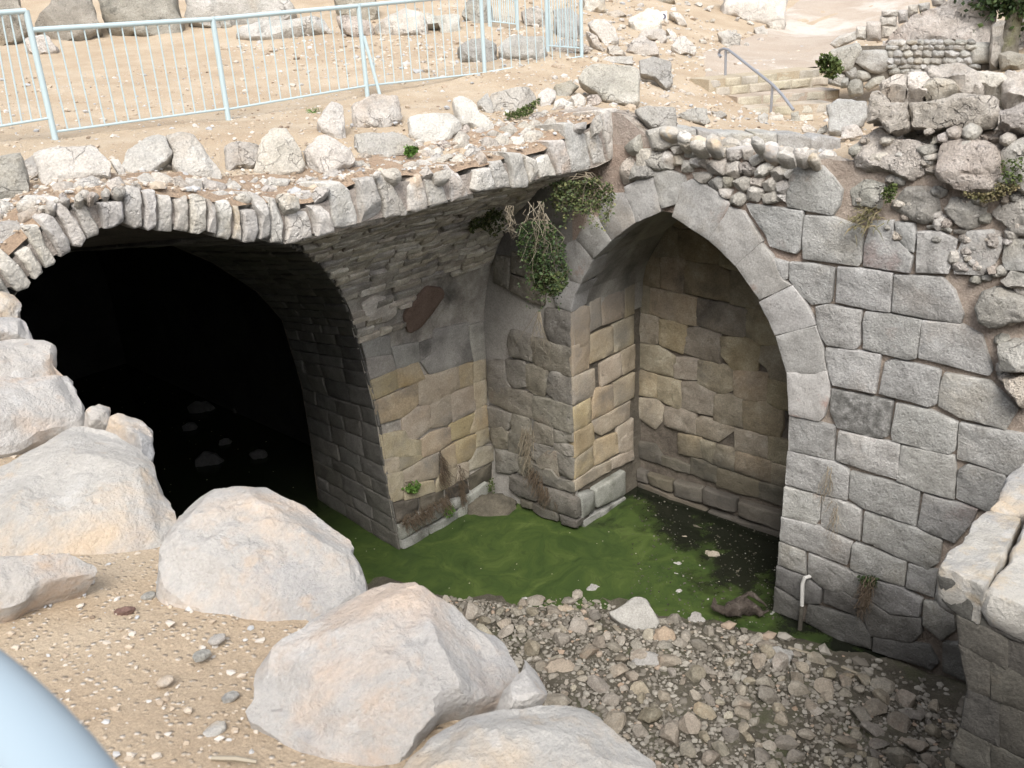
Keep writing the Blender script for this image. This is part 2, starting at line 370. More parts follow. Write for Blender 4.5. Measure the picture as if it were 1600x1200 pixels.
def interp(tab, x):
    t = sorted(tab)
    if x <= t[0][0]: return t[0][1]
    for (a, u), (b, v) in zip(t, t[1:]):
        if x <= b: return u+(v-u)*(x-a)/(b-a+1e-9)
    return t[-1][1]
w1 = lambda *p: T(0, 190, 5, p)
w0 = lambda *p: T(0, 380, 4, p)
w2 = lambda *p: T(280, 170, 5, p)
w3 = lambda *p: T(540, 120, 5, p)
w4 = lambda *p: T(760, 80, 5, p)
RING = [w0((-60,10),(0,20),(50,60),(130,130),(205,250),(190,290),(120,318),(80,280),(0,190),(-60,120)), w0((-40,180),(0,200),(40,250),(90,340),(60,350),(0,300),(-40,260)), w0((90,60),(180,10),(265,140),(275,190),(220,240),(150,140)),
 w1((200,820),(310,800),(340,870),(465,1110),(450,1140),(370,1165),(300,1050),(230,930)), w1((300,750),(360,710),(420,730),(550,930),(560,1020),(480,1075),(420,960),(330,830)), w1((390,600),(450,580),(520,650),(620,770),(690,930),(650,995),(580,990),(520,850),(430,700)),
 w1((545,610),(580,580),(650,600),(730,700),(800,850),(795,900),(700,935),(650,840),(600,730)), w1((760,630),(960,610),(985,800),(870,850),(810,850),(770,700)), w1((980,520),(1020,490),(1110,510),(1130,600),(1130,840),(1070,860),(1000,820),(970,700)), w1((1120,530),(1215,520),(1230,600),(1225,840),(1160,865),(1140,840),(1130,650)),
 w1((1240,560),(1340,570),(1365,680),(1365,870),(1250,870),(1240,700)), w1((1365,600),(1480,570),(1490,700),(1495,850),(1480,880),(1375,860),(1375,700)), w2((95,670),(150,655),(215,690),(225,800),(215,960),(150,1000),(100,985),(90,850)), w2((215,690),(260,740),(280,850),(290,990),(220,970),(230,800)),
 w2((295,720),(400,705),(430,760),(425,1000),(400,1035),(300,1020),(310,900)), w2((435,750),(480,750),(490,1000),(490,1045),(435,1030),(440,900)), w2((490,790),(580,775),(610,830),(620,950),(590,1050),(500,1055),(490,900)), w2((570,640),(650,660),(690,800),(700,900),(690,1000),(620,1030),(620,850),(580,740)),
 w2((710,680),(770,690),(825,900),(800,1000),(800,1055),(710,1055),(705,900)), w2((830,800),(1000,790),(1050,920),(1050,1010),(900,1065),(825,1070),(840,930)), w2((1005,745),(1130,730),(1160,800),(1205,950),(1200,970),(1065,1005),(1040,870)), w2((1165,580),(1270,560),(1350,620),(1415,850),(1410,920),(1300,950),(1215,940),(1195,800)), w2((1385,540),(1500,520),(1540,630),(1595,800),(1590,870),(1430,915),(1400,750)),
 w3((215,760),(320,760),(400,880),(500,1060),(490,1090),(310,1120),(280,960)), w3((490,780),(600,750),(640,900),(660,1040),(560,1075),(500,1060),(490,930)), w3((630,800),(750,790),(810,950),(825,990),(670,1035),(640,900)), w3((825,700),(860,680),(960,900),(970,940),(830,990),(820,850)), w3((1010,720),(1120,700),(1170,880),(1010,905),(980,880)),
 w3((1135,660),(1230,640),(1280,760),(1295,870),(1190,885),(1160,830),(1140,730)), w3((1240,580),(1370,590),(1430,820),(1420,870),(1300,880),(1290,740)), w3((1380,600),(1490,640),(1510,800),(1520,830),(1430,840),(1400,720)), w4((400,820),(490,800),(540,930),(550,980),(420,1000),(400,900)), w4((475,700),(600,680),(640,830),(665,950),(560,985),(520,860)),
 w4((610,560),(690,550),(790,650),(835,890),(820,940),(670,960),(640,750)), w4((780,640),(860,600),(920,700),(955,880),(850,890),(800,750)), w4((900,460),(1040,440),(1055,560),(1110,750),(1080,830),(970,860),(920,650))]
RT2 = []
for q in RING:
    t_ = P_RING.trace(q); RT2.append((sum(a for a, b in t_)/len(t_), max(b for a, b in t_)-.02))
RT2.sort(); RTOP = [(RT2[i][0], sum(v for _, v in RT2[max(0, i-1):i+2])/len(RT2[max(0, i-1):i+2])) for i in range(len(RT2))]
# ------------------------------------------------------------------ terrain: smooth sheet through surveyed heights, with the pool cut out
CTRL = [(0.6, 2.7, 5.0), (.8, 2.2, 5.0), (.8, 1.3, 5.0), (1.3, 1.6, 4.9), (1.2, 3, 4.88), (.5, 4, 5.05), (1.3, 4.2, 4.85), (1.5, 5, 4.85), (1.8, 6, 4.95), (-2, 3, 5.1), (-2, -2, 5.0), (0, 0, 5.0), (1, -2, 4.95), (-6, 0, 5.3), (-3, 7, 5.4),
 (2.5, 6.3, 5.45), (3.2, 6.3, 5.38), (4.2, 6.3, 5.12), (5.2, 6.3, 5.06), (6.2, 6.3, 5.05), (7.2, 6.3, 5.15), (8.1, 6.3, 5.28), (3, 7.3, 5.52), (5, 7.2, 5.42), (7, 7.2, 5.42), (8.5, 7.3, 5.38),
 (3.83, 9.4, 5.55), (5.6, 9.24, 5.5), (7.46, 9.2, 5.54), (9.69, 9.25, 5.63), (11.77, 9.24, 5.68), (1, 9.5, 5.6), (8.46, 16.5, 6.1), (4, 14, 5.9), (7, 20, 6.5), (1, 18, 6.4), (10, 12.2, 5.85), (12, 12, 5.95),
 (9.37, 6.97, 5.34), (10.89, 6.95, 5.15), (11.09, 5.93, 4.86), (13.11, 6.5, 4.75), (10.4, 4.6, 4.8), (9.3, 5.4, 5.0), (14.2, 6.1, 4.78), (15.2, 7.9, 5.2), (16.4, 7.6, 5.2), (13.76, 8.2, 5.2), (17.62, 9.22, 5.25), (22.3, 10, 5.4), (34.6, 13.4, 5.9),
 (17, 11.2, 5.7), (15.5, 13, 6.2), (20, 15, 6.8), (15, 18, 7.0), (30, 20, 8), (12, 26, 8.5), (0, 30, 8.5), (-10, 20, 7), (40, 30, 12), (20, 45, 15), (-20, 50, 14), (60, 45, 14),
 (10.2, 3, 5.3), (11.5, 2.6, 5.45), (10, 1, 5.45), (14.5, 4.6, 5.2), (18, 5.2, 5.6), (20, 7, 5.7), (30, 8, 6.6), (25, 2, 6.6), (14, 0, 5.8), (9, -2, 5.2), (6, -4, 5.0), (18, -6, 6), (40, 0, 9), (60, 15, 10), (50, -20, 9), (20, -30, 6), (-20, -30, 5.5), (-40, 0, 7), (0, -40, 5), (-60, 60, 16), (80, 60, 18), (90, -20, 13)]
_c = np.array(CTRL); _n = len(_c)
def _tps(r2): return np.where(r2 > 0, .5*r2*np.log(r2+1e-12), 0.)
_D = ((_c[:, None, :2]-_c[None, :, :2])**2).sum(-1)
_A = np.zeros((_n+3, _n+3)); _A[:_n, :_n] = _tps(_D)+np.eye(_n)*.02; _A[:_n, _n] = 1; _A[:_n, _n+1:] = _c[:, :2]; _A[_n:, :_n] = _A[:_n, _n:].T
_w = np.linalg.solve(_A, np.concatenate([_c[:, 2], [0, 0, 0]]))
def terr(x, y):
    r2 = (_c[:, 0]-x)**2+(_c[:, 1]-y)**2
    z = float(_tps(r2)@_w[:_n]+_w[_n]+_w[_n+1]*x+_w[_n+2]*y)
    if 6.1 < y < 6.9 and 1.6 < x < 8.6:
        t = min(1, max(0, (y-6.2)/.6)); t = t*t*(3-2*t); z = z*t+(interp(RTOP, x)+.03)*(1-t)
    return z
def ground_hit(px, py, lo=1.5, hi=90):
    d = ray(px, py).normalized(); t = lo; pt = t
    while t < hi:
        p = EYE+d*t
        if p.z < terr(p.x, p.y) and not in_hole(p.x, p.y):
            if p.z < terr(p.x, p.y)-.14 and abs(p.y-6.25) < .5: return P_RING.at(px, py)
            a, b = pt, t
            for _ in range(18):
                mm = (a+b)/2; q = EYE+d*mm
                if q.z < terr(q.x, q.y): b = mm
                else: a = mm
            return EYE+d*b
        pt = t; t *= 1.02
    return EYE+d*hi
BX = [(-30, 1.0), (1, 1.18), (2, 1.28), (2.9, 1.24), (3.5, 1.36), (4, 1.4), (4.8, 1.55), (6.2, 1.9), (99, 2)]
def xbank(y):
    for (a, u), (b, v) in zip(BX, BX[1:]):
        if a <= y <= b: return u+(v-u)*(y-a)/(b-a)
    return 1.05
def in_hole(x, y):
    if not (-.8 < y < 6.25 and x > xbank(y)): return False
    return x < (8.4 if y > 5.8 else 8.55)
def axis(a, b, core0, core1, step, g=1.25):
    r = []; x = core0
    while x <= core1+1e-6: r.append(x); x += step
    s = step; x = core1
    while x < b: s *= g; x += s; r.append(x)
    s = step; x = core0
    while x > a: s *= g; x -= s; r.insert(0, x)
    return r
def terr_pt(x, y):
    z = terr(x, y); q = V((x, y, 0))
    dd = math.hypot(x-4, y-4)
    a = .03 if dd < 18 else .05
    return V((x, y, z + a*fr(q, .9, 4)+.02*fr(q, 3.2, 4)))
m, nt, bs = mat_new('dirt'); g = N(nt); pos = g.add('ShaderNodeNewGeometry').outputs['Position']
c = g.ramp(g.noise(pos, 1.1, 8, .62), [(.3, (.36, .275, .19)), (.5, (.42, .335, .24)), (.7, (.48, .40, .305))])
c = g.mix(g.rng(g.noise(pos, 3.5, 6, .65), .55, .72, 0, .5), c, (.36, .27, .18))
pv = g.add('ShaderNodeTexVoronoi', {'Vector': pos, 'Scale': 38., 'Randomness': 1.})
c = g.mix(g.rng(pv.outputs['Distance'], .16, .3, .7, 0), c, g.ramp(g.add('ShaderNodeSeparateColor', {0: pv.outputs['Color']}).outputs[0], [(.1, (.36, .3, .24)), (.5, (.52, .45, .37)), (.9, (.62, .58, .53))]))
gr = g.rng(g.noise(pos, 130, 3, .7), .3, .7, .78, 1.2); c = g.mix(1., c, g.add('ShaderNodeCombineColor', {0: gr, 1: gr, 2: gr}).outputs[0], 'MULTIPLY')
nt.links.new(c, bs.inputs['Base Color']); bs.inputs['Roughness'].default_value = .95; bs.inputs['Specular IOR Level'].default_value = .2
hh = g.math('ADD', g.noise(pos, 22, 8, .7), g.rng(pv.outputs['Distance'], .1, .35, .5, 0))
nt.links.new(g.add('ShaderNodeBump', {'Height': hh, 'Strength': .8, 'Distance': .02}).outputs[0], bs.inputs['Normal'])
M_DIRT = m
gx = axis(-130, 170, -2.5, 14, .11, 1.13); gy = axis(-120, 160, -1.2, 11, .11, 1.13)
tag(grid_obj('ground', gx, gy, terr_pt, M_DIRT, skip=in_hole), kind='structure')

# pale worn path climbing to the right behind the steps
M_PATH = rockmat('path_dust', [(.3, (0.353, 0.297, 0.232)), (.7, (0.421, 0.37, 0.301))], 1.2, .5, [((.55, .52, .47), .5, .5, .62, .7), ((.38, .31, .23), 5, .56, .7, .5)], vary=0)
PATHC = [((13.6, 8.3), (16.4, 7.5)), ((16, 9.9), (18.2, 8.0)), ((20, 11.0), (22.5, 8.6)), ((26, 13), (28, 9.9)), ((34, 16), (37, 12)), ((46, 20), (50, 15))]
vs = []; fs = []; nw = 14; rows = 0
for (a, b), (c_, d) in zip(PATHC, PATHC[1:]):
    for k in range(10):
        t = k/10
        l = V(a).lerp(V(c_), t); r_ = V(b).lerp(V(d), t)
        for j in range(nw):
            q = l.lerp(r_, j/(nw-1)); e = min(j, nw-1-j)
            tp = terr_pt(q.x, q.y); vs.append(tp+V((0, 0, .03 if e > 0 else -.06)))
        rows += 1
for i in range(rows-1):
    for j in range(nw-1): fs.append((i*nw+j, i*nw+j+1, (i+1)*nw+j+1, (i+1)*nw+j))
fs = [f[::-1] for f in fs]
tag(mesh_obj('path', vs, fs, M_PATH), kind='structure')

# ------------------------------------------------------------------ pool bed, water
def shore(x, y):      # signed: + dry land (towards the near bank), - under water
    s = [(6.4, 6.58), (7.11, 5.8), (7.55, 4.75), (7.95, 3.5)]
    a = V((-.86, -.5)); q = V((x, y))-V((7.1, 5.55)); return q.dot(a) + .25*MN.noise(V((x*1.1, y*1.1, 3.)))+.12*MN.noise(V((x*3, y*3, 8.)))
def bed_z(x, y):
    s = shore(x, y)
    z = .10*s if s < 0 else .16*(1-math.exp(-s*1.6))+.05*s
    z = max(z, -.5)
    q = min(1, max(0, (y-4.9)/1.4))*min(1, max(0, (5.6-x)/1.2)); z -= .32*q*q*(3-2*q)
    if x < 2.6: z += (2.6-x)*.5
    if x > 7.5 and y < 6.6: z = max(z-.10*min(1, max(0, (x-7.4)/.8)), -.05+.08*MN.noise(V((x*2.2, y*2.2, 7.)))+.05*MN.noise(V((x*7, y*7, 2.)))-.03*max(0, y-5.6))
    return z
def bed_pt(x, y): return V((x, y, bed_z(x, y)+.03*fr(V((x, y, 2.)), 2.5, 4)+.012*fr(V((x, y, 5.)), 11, 3)))
M_MUD = rockmat('pool_mud', [(.3, (.07, .062, .05)), (.6, (.13, .118, .095)), (.8, (.2, .185, .155))], 3, 1., [((.05, .065, .022), 1.5, .52, .66, .5), ((.22, .2, .17), 14, .58, .7, .6)], vary=0, bdist=.03, rough=.8)
tag(grid_obj('pool_bed', axis(-130, 170, 1.2, 10, .12, 1.3), axis(-120, 160, -.8, 9, .12, 1.3), bed_pt, M_MUD), kind='structure')
m, nt, bs = mat_new('algae_water'); g = N(nt); pos = g.add('ShaderNodeNewGeometry').outputs['Position']
wv = g.add('ShaderNodeVectorMath', {0: pos, 1: (.0, .0, .0)}, operation='ADD').outputs[0]
dst = g.add('ShaderNodeTexNoise', {'Vector': pos, 'Scale': .8, 'Detail': 3.}).outputs['Color']
sw = g.add('ShaderNodeVectorMath', {0: pos, 1: g.add('ShaderNodeVectorMath', {0: dst, 1: (1.4, 1.4, 0)}, operation='MULTIPLY').outputs[0]}, operation='ADD').outputs[0]
n1 = g.noise(sw, 2.2, 7, .62, 1.2)
alg = g.ramp(n1, [(.25, (.025, .044, .010)), (.42, (.042, .07, .017)), (.56, (.056, .086, .02)), (.72, (.085, .12, .032))])
alg = g.mix(g.rng(g.noise(sw, 14, 6, .7, .8), .5, .68, 0, .55), alg, (.025, .04, .012))
xyz = g.add('ShaderNodeSeparateXYZ', {0: pos})
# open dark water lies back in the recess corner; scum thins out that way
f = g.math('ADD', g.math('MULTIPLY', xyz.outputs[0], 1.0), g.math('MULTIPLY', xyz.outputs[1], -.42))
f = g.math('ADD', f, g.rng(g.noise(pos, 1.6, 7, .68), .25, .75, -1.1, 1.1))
opn_shade = g.math('MAXIMUM', g.rng(f, 6.15, 6.9, 0, 1), g.rng(xyz.outputs[1], 8.9, 10.2, 0, .9))  # second term paints the tunnel's shade into the water colour
c = g.mix(opn_shade, alg, (.012, .014, .009))
vo = g.add('ShaderNodeTexVoronoi', {'Vector': pos, 'Scale': 9.}); rr = g.add('ShaderNodeSeparateColor', {0: vo.outputs['Color']}).outputs[0]
sp = g.math('MULTIPLY', g.rng(vo.outputs['Distance'], .07, .09, 1, 0), g.rng(rr, .72, .74, 0, 1)); c = g.mix(sp, c, (.38, .36, .28))
nt.links.new(c, bs.inputs['Base Color']); nt.links.new(g.rng(opn_shade, 0, 1, .6, .12), bs.inputs['Roughness'])
bs.inputs['Specular IOR Level'].default_value = .3
nt.links.new(g.add('ShaderNodeBump', {'Height': g.noise(sw, 18, 6, .7), 'Strength': .15, 'Distance': .01}).outputs[0], bs.inputs['Normal'])
M_WATER = m
tag(grid_obj('water', lin(.8, 11, 60), lin(1.5, 19, 80), lambda x, y: V((x, y, 0)), M_WATER), kind='structure')

# near banks of the pool, under the boulders
bank = empty('pool_bank_wall', (1.2, 3, 0), 'rough earth and rubble bank wall under the pale boulders at the near pool edge', 'wall')
o = grid_obj('bank_face', lin(-.8, 6.3, 40), lin(-.4, 4.72, 30), lambda y, z: V((xbank(y)-.14+.08*fr(V((0, y, z)), 1.6, 4)-.03*(5-z), y, z)), M_CORE, bank, flip=True)
o = grid_obj('bank_return', lin(.9, 8.6, 40), lin(-.4, 5.0, 24), lambda x, z: V((x, -.8+.10*fr(V((x, 3, z)), 1.6, 4), z)), M_CORE, bank)

# ------------------------------------------------------------------ arch wall: mortar backing with the arch opening, reveal, intrados
INTR = [(892, 530), (892, 487), (897, 462), (906, 442), (926, 405), (955, 376), (992, 346), (1031, 333), (1052, 337), (1078, 356), (1107, 375), (1149, 414), (1187, 470), (1210, 523), (1225, 565), (1231, 600), (1232, 650)]
intr = [P_WALL.at(*q) for q in INTR]                     # y falls from 6.75 to 3.88
intr = [(q.y, q.z) for q in intr]
wall = empty('arch_wall', (XW, 4, 0), 'tall wall of grey squared blocks with the pointed arch opening beside the green pool', 'wall')
BK = .055
def quadstrip(name, A, B, mat, parent, flip=False):
    n = len(A); vs = list(A)+list(B); fs = [(i, i+1, n+i+1, n+i) for i in range(n-1)]
    if flip: fs = [f[::-1] for f in fs]
    return mesh_obj(name, vs, fs, mat, parent, False)
xb = XW+BK
ZT = 5.06
A = [V((xb, 8.35, -.3)), V((xb, YV+.0, -.3))]; B = [V((xb, 8.35, ZT)), V((xb, YV+.0, ZT))]
quadstrip('mortar_bed', A, B, M_PLAST, wall)
A = [V((xb, min(y, YV), z+.012)) for y, z in intr]; B = [V((xb, min(y, YV), ZT)) for y, z in intr]
quadstrip('mortar_bed', A, B, M_MORT, wall)
A = [V((xb, 3.88, -.3)), V((xb, -.8, -.3))]; B = [V((xb, 3.88, ZT+.0)), V((xb, -.8, ZT+.25))]
quadstrip('mortar_bed', A, B, M_MORT, wall)
# wall top between face and the ground behind
def wall_top(x, y):
    t = min(1, max(0, (y-5.45)/.7)); t = t*t*(3-2*t)
    return V((x, y, (5.07-.25*max(0, x-8.5))*(1-t)+t*(terr(max(x, 8.45), max(y, 6.2))+.03)+.05*(1-t)*fr(V((x, y, 0)), 6)))
grid_obj('wall_top', lin(xb, 8.95, 14), lin(3.0, 6.9, 80), wall_top, M_CORE, wall)
ys = lin(3.0, 6.9, 80); quadstrip('mortar_bed', [V((xb+.001, y, 4.6 if y < 6.1 else 4.9)) for y in ys], [wall_top(xb, y) for y in ys], M_MORT, wall, True)
# arch intrados behind the voussoirs, and jamb / reveal backings
A = [V((XW+.30, y, z+.012)) for y, z in intr]; B = [V((XR+.05, y, z+.012)) for y, z in intr]
quadstrip('intrados', A, B, M_PLAST, wall, True)
quadstrip('mortar_bed', [V((XW+.02, YV+.045, -.3)), V((XR+.05, YV+.045, -.3))], [V((XW+.02, YV+.045, 3.3)), V((XR+.05, YV+.045, 3.3))], M_MORTD, wall)
quadstrip('jamb_face', [V((XW+.3, 3.87, -.3)), V((XR+.05, 3.87, -.3))], [V((XW+.3, 3.87, 2.5)), V((XR+.05, 3.87, 2.5))], M_PIER, wall, True)
quadstrip('spandrel', [V((XR+.05, 3.5, 2)), V((XR+.05, 7.2, 2))], [V((XR+.05, 3.5, 4.8)), V((XR+.05, 7.2, 4.8))], M_MORTD, wall)
recw = empty('recess_wall', (XR, 5.3, 0), 'brown stained block wall closing the back of the arched recess', 'wall')
quadstrip('mortar_bed', [V((XR+.045, 7.0, -.3)), V((XR+.045, 3.6, -.3))], [V((XR+.045, 7.0, 4.7)), V((XR+.045, 3.6, 4.7))], M_MORTD, recw)

def lay(plane, name, mat, parent, items, clampu=None, **kw):
    for it in items:
        k = dict(kw)
        if isinstance(it, dict): k.update(it['k']); pts = it['p']; mt = it.get('m', mat)
        else: pts = it; mt = mat
        q = plane.trace(pts)
        if clampu: q = [(min(max(a, clampu[0]), clampu[1]), b) for a, b in q]
        stone(name, q, plane, mt, parent, **k)
a1 = lambda *p: T(860, 230, 4, p)
a2 = lambda *p: T(1200, 230, 4, p)
a3 = lambda *p: T(1200, 480, 4, p)
a4 = lambda *p: T(1200, 720, 4, p)
VOUS = [a1((95,610),(160,580),(265,700),(190,850),(130,830),(80,740)), a1((165,575),(235,430),(300,455),(375,585),(270,695)), a1((300,440),(330,300),(465,290),(530,470),(380,580)),
 a1((465,250),(560,205),(645,190),(670,290),(685,400),(620,430),(535,465),(470,290)), a1((655,150),(740,150),(825,185),(835,230),(785,350),(700,380),(680,330),(655,210)),
 a1((825,230),(880,205),(1000,260),(1115,355),(1100,400),(990,580),(880,505),(765,430)), a1((1115,380),(1200,410),(1320,590),(1155,735),(1050,630),(995,580)),
 a1((1160,740),(1315,605),(1380,680),(1415,760),(1450,830),(1500,860),(1310,950),(1230,840)), [(1187,472),(1238,447),(1248,460),(1258,475),(1268,497),(1274,507),(1211,523),(1200,497)],
 a3((50,185),(300,118),(328,210),(345,330),(360,395),(290,412),(118,405),(100,340),(75,260)), a3((120,412),(290,415),(362,402),(378,480),(378,560),(345,680),(320,710),(132,672),(128,560)),
 [(874,430),(888,436),(906,444),(897,462),(892,487),(870,478),(862,455)]]
lay(P_WALL, 'voussoir', M_VOUS, wall, VOUS, depth=.45, bevel=.010, bulge=.004, rough=.012, n=38, rk=.03, edge=.007, proud=.008, grow=.010)
D = lambda p, m=None, **k: dict(p=p, k=k, **({'m': m} if m else {}))
BLOCKS = [a1((1380,695),(1480,725),(1475,825),(1445,840),(1410,750)),
 a3((130,680),(415,750),(405,960),(125,895)), [(1230,706),(1300,721),(1323,733),(1326,742),(1323,783),(1284,774),(1226,757)],
 a4((100,165),(325,225),(320,370),(295,400),(85,345)), a4((335,225),(440,245),(580,310),(570,505),(330,415)), a4((80,350),(320,415),(520,515),(490,655),(70,500)),
 a4((65,510),(225,570),(235,715),(58,650)), a4((50,660),(220,725),(330,800),(325,895),(240,900),(45,780)), a4((40,790),(170,870),(200,880),(185,1000),(30,940)),
 a4((250,580),(500,690),(680,740),(640,800),(550,860),(340,795),(250,720)), a4((525,530),(545,515),(860,635),(845,790),(510,680)), a4((875,645),(1055,690),(1030,855),(860,795)),
 a4((600,320),(910,415),(1085,500),(1060,640),(1000,680),(870,630),(585,500)), a4((515,70),(790,140),(945,190),(920,410),(590,300),(505,240)), a4((970,210),(1310,305),(1270,400),(1160,520),(930,415)),
 a4((1185,60),(1250,25),(1480,95),(1480,180),(1380,330),(1175,235)), a3((830,870),(1160,935),(1170,1020),(1160,1205),(960,1150),(800,1090)), a3((440,775),(820,860),(800,1075),(690,1050),(420,960)),
 D(a3((395,515),(780,590),(745,810),(690,825),(430,755),(385,650)), M_LICH), a3((800,605),(1000,645),(1180,725),(1165,900),(1130,925),(775,840),(765,790)), a3((1195,725),(1470,775),(1590,800),(1640,950),(1600,1090),(1270,975),(1180,950)),
 a3((1100,415),(1380,465),(1560,640),(1480,770),(1190,690),(1060,620),(1075,480)), a3((730,345),(780,330),(1060,390),(1075,410),(1050,610),(1000,630),(690,540)), a3((360,255),(560,275),(700,300),(665,545),(400,490),(370,400),(355,300)),
 [(1273,480),(1290,476),(1345,486),(1342,540),(1335,546),(1290,540),(1278,520)], a3((605,30),(760,45),(960,85),(925,320),(870,335),(590,260),(590,100)), a3((965,85),(1210,110),(1330,180),(1400,400),(1375,430),(935,320)),
 a2((785,800),(1080,815),(1160,900),(1215,1050),(1200,1105),(960,1070),(770,1030)), a2((430,750),(580,760),(775,790),(760,1035),(640,1020),(420,970)), a2((130,720),(280,730),(410,760),(390,970),(270,985),(200,930),(130,830)),
 a1((1220,355),(1575,400),(1560,640),(1530,670),(1370,620),(1330,530),(1250,420)), a2((230,430),(400,435),(590,510),(580,720),(560,745),(215,700),(215,560)), a2((600,600),(640,470),(780,460),(780,560),(860,640),(900,690),(880,790),(590,745)),
 a2((790,470),(910,480),(920,560),(905,660),(860,640),(800,560)), a2((930,530),(1070,525),(1175,585),(1150,700),(1120,795),(920,785)), a2((1160,700),(1240,530),(1400,520),(1480,600),(1400,750),(1340,800),(1160,795)), a2((1480,600),(1510,570),(1600,580),(1660,780),(1480,770),(1460,700)),
 a2((130,190),(165,130),(330,120),(400,190),(460,270),(440,370),(400,430),(120,375),(115,300)),
 a4((345,805),(470,820),(560,870),(545,970),(345,890)), a4((655,745),(840,800),(960,870),(945,980),(760,960),(640,880)), a4((250,900),(540,980),(640,1080),(640,1180),(430,1120),(230,1010)), a4((560,900),(640,890),(760,970),(950,990),(960,1080),(900,1140),(640,1100)),
 a4((970,880),(1150,900),(1170,1060),(1080,1130),(965,1030)), a4((1065,720),(1080,740),(1260,820),(1290,960),(1160,900),(1040,870)), a4((655,1100),(1000,1160),(1060,1270),(1020,1310),(650,1190)), a4((1090,1140),(1250,1150),(1280,1400),(1090,1320))]
lay(P_WALL, 'stone_block', M_ASH, wall, BLOCKS, depth=.32, bevel=.013, bulge=.004, rough=.016, n=40, rk=.04, edge=.008, grow=.004)
lay(P_WALL, 'plinth_stone', M_PLINTH, wall, [[(1205,955),(1248,974),(1250,986),(1206,970)], [(1250,974),(1307,1000),(1309,1012),(1251,986)], [(1311,1001),(1400,1040),(1402,1054),(1312,1014)], [(1403,1041),(1505,1086),(1507,1100),(1405,1055)], [(1507,1087),(1640,1147),(1645,1165),(1508,1102)]], depth=.3, bevel=.015, proud=.07, n=20)
# pier face left of the arch
q1 = lambda *p: T(740, 480, 5.714, p)
q2 = lambda *p: T(740, 660, 5.714, p)
PIER = [q1((515,280),(860,365),(860,620),(680,565),(540,510),(520,400)), q1((330,210),(490,260),(520,330),(515,480),(330,430),(300,330)), q1((640,20),(860,45),(860,360),(700,310),(640,240)), q1((690,575),(875,630),(890,870),(760,840),(650,760),(650,640)),
 q1((470,520),(540,520),(660,575),(635,730),(620,790),(540,770),(470,720)), q1((285,480),(445,490),(465,540),(460,700),(350,720),(290,640)), q1((130,480),(270,490),(280,650),(320,710),(130,800)), q1((530,800),(720,840),(890,890),(900,1130),(700,1060),(530,1000)),
 q1((140,720),(340,720),(520,790),(520,990),(400,960),(150,850)), q1((130,890),(330,950),(300,1090),(130,1060)), q1((345,950),(480,1000),(500,1140),(330,1140)), q1((540,1030),(700,1080),(710,1240),(530,1200)), q1((720,1100),(900,1140),(905,1210),(720,1205)),
 q2((150,60),(250,50),(300,110),(290,230),(190,230),(150,150)), q2((310,110),(430,110),(430,290),(310,260)), q2((440,150),(590,200),(700,225),(700,260),(560,340),(450,290)), q2((720,190),(900,220),(910,310),(790,280),(720,250)),
 q2((200,240),(400,300),(390,430),(330,450),(200,440)), q2((410,320),(500,340),(520,390),(500,500),(400,450)), q2((560,350),(660,260),(740,270),(750,490),(590,400)), q2((750,280),(900,330),(905,510),(770,460)), q2((520,370),(700,430),(750,500),(900,540),(920,640),(700,570),(560,520)),
 [(800,395),(850,410),(852,440),(800,425)], [(797,430),(848,448),(846,478),(797,455)], [(772,400),(795,405),(793,450),(772,440)]]
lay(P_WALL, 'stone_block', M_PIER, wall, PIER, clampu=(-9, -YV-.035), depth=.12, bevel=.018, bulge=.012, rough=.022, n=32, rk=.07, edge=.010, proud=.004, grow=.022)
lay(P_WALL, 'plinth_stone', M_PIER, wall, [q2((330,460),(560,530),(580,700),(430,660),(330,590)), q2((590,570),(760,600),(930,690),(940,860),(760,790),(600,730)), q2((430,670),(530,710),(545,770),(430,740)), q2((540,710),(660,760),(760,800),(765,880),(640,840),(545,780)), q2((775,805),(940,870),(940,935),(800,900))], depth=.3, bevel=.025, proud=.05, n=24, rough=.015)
# reveal of the arch
REV = [q1((870,365),(1040,300),(1030,540),(880,620)), q1((885,635),(1080,560),(1085,780),(960,840),(895,870)), q1((1050,260),(1245,180),(1250,410),(1130,460),(1050,500)), q1((1255,160),(1430,80),(1430,320),(1260,400)), q1((1140,510),(1310,410),(1330,600),(1150,710)),
 q1((1320,400),(1445,340),(1440,540),(1340,600)), q1((1090,740),(1250,700),(1250,910),(1060,1000)), q1((1260,680),(1440,590),(1430,800),(1300,870),(1260,890)), q1((900,900),(1045,820),(1050,1020),(910,1110)), q1((1060,1020),(1250,930),(1400,840),(1390,990),(1150,1140),(1070,1100)),
 q1((1290,1080),(1425,1000),(1425,1180),(1290,1240)), q1((910,1120),(1060,1040),(1075,1110),(1080,1220),(910,1340)), q2((1080,180),(1280,100),(1285,270),(1090,380)), q2((920,325),(1065,220),(1075,390),(910,500)), q2((1300,160),(1425,80),(1425,250),(1300,270)), q2((915,520),(1080,410),(1230,340),(1225,430),(1050,530),(920,610)),
 q2((1240,330),(1420,250),(1430,330),(1240,420)),
 a1((475,600),(530,560),(530,660),(470,690)), a1((370,760),(470,690),(525,670),(525,850),(350,920)), a1((325,940),(460,900),(460,1060),(330,1110)), a1((470,890),(525,860),(525,1035),(470,1060)), a1((250,960),(315,945),(320,1110),(250,1150)), a1((130,1030),(180,1000),(245,1000),(245,1230),(130,1270))]
lay(P_REV, 'reveal_stone', M_TAN, wall, REV, clampu=(XW+.022, 99), depth=.12, bevel=.010, bulge=.004, rough=.009, n=30, rk=.04, edge=.006, grow=.018)
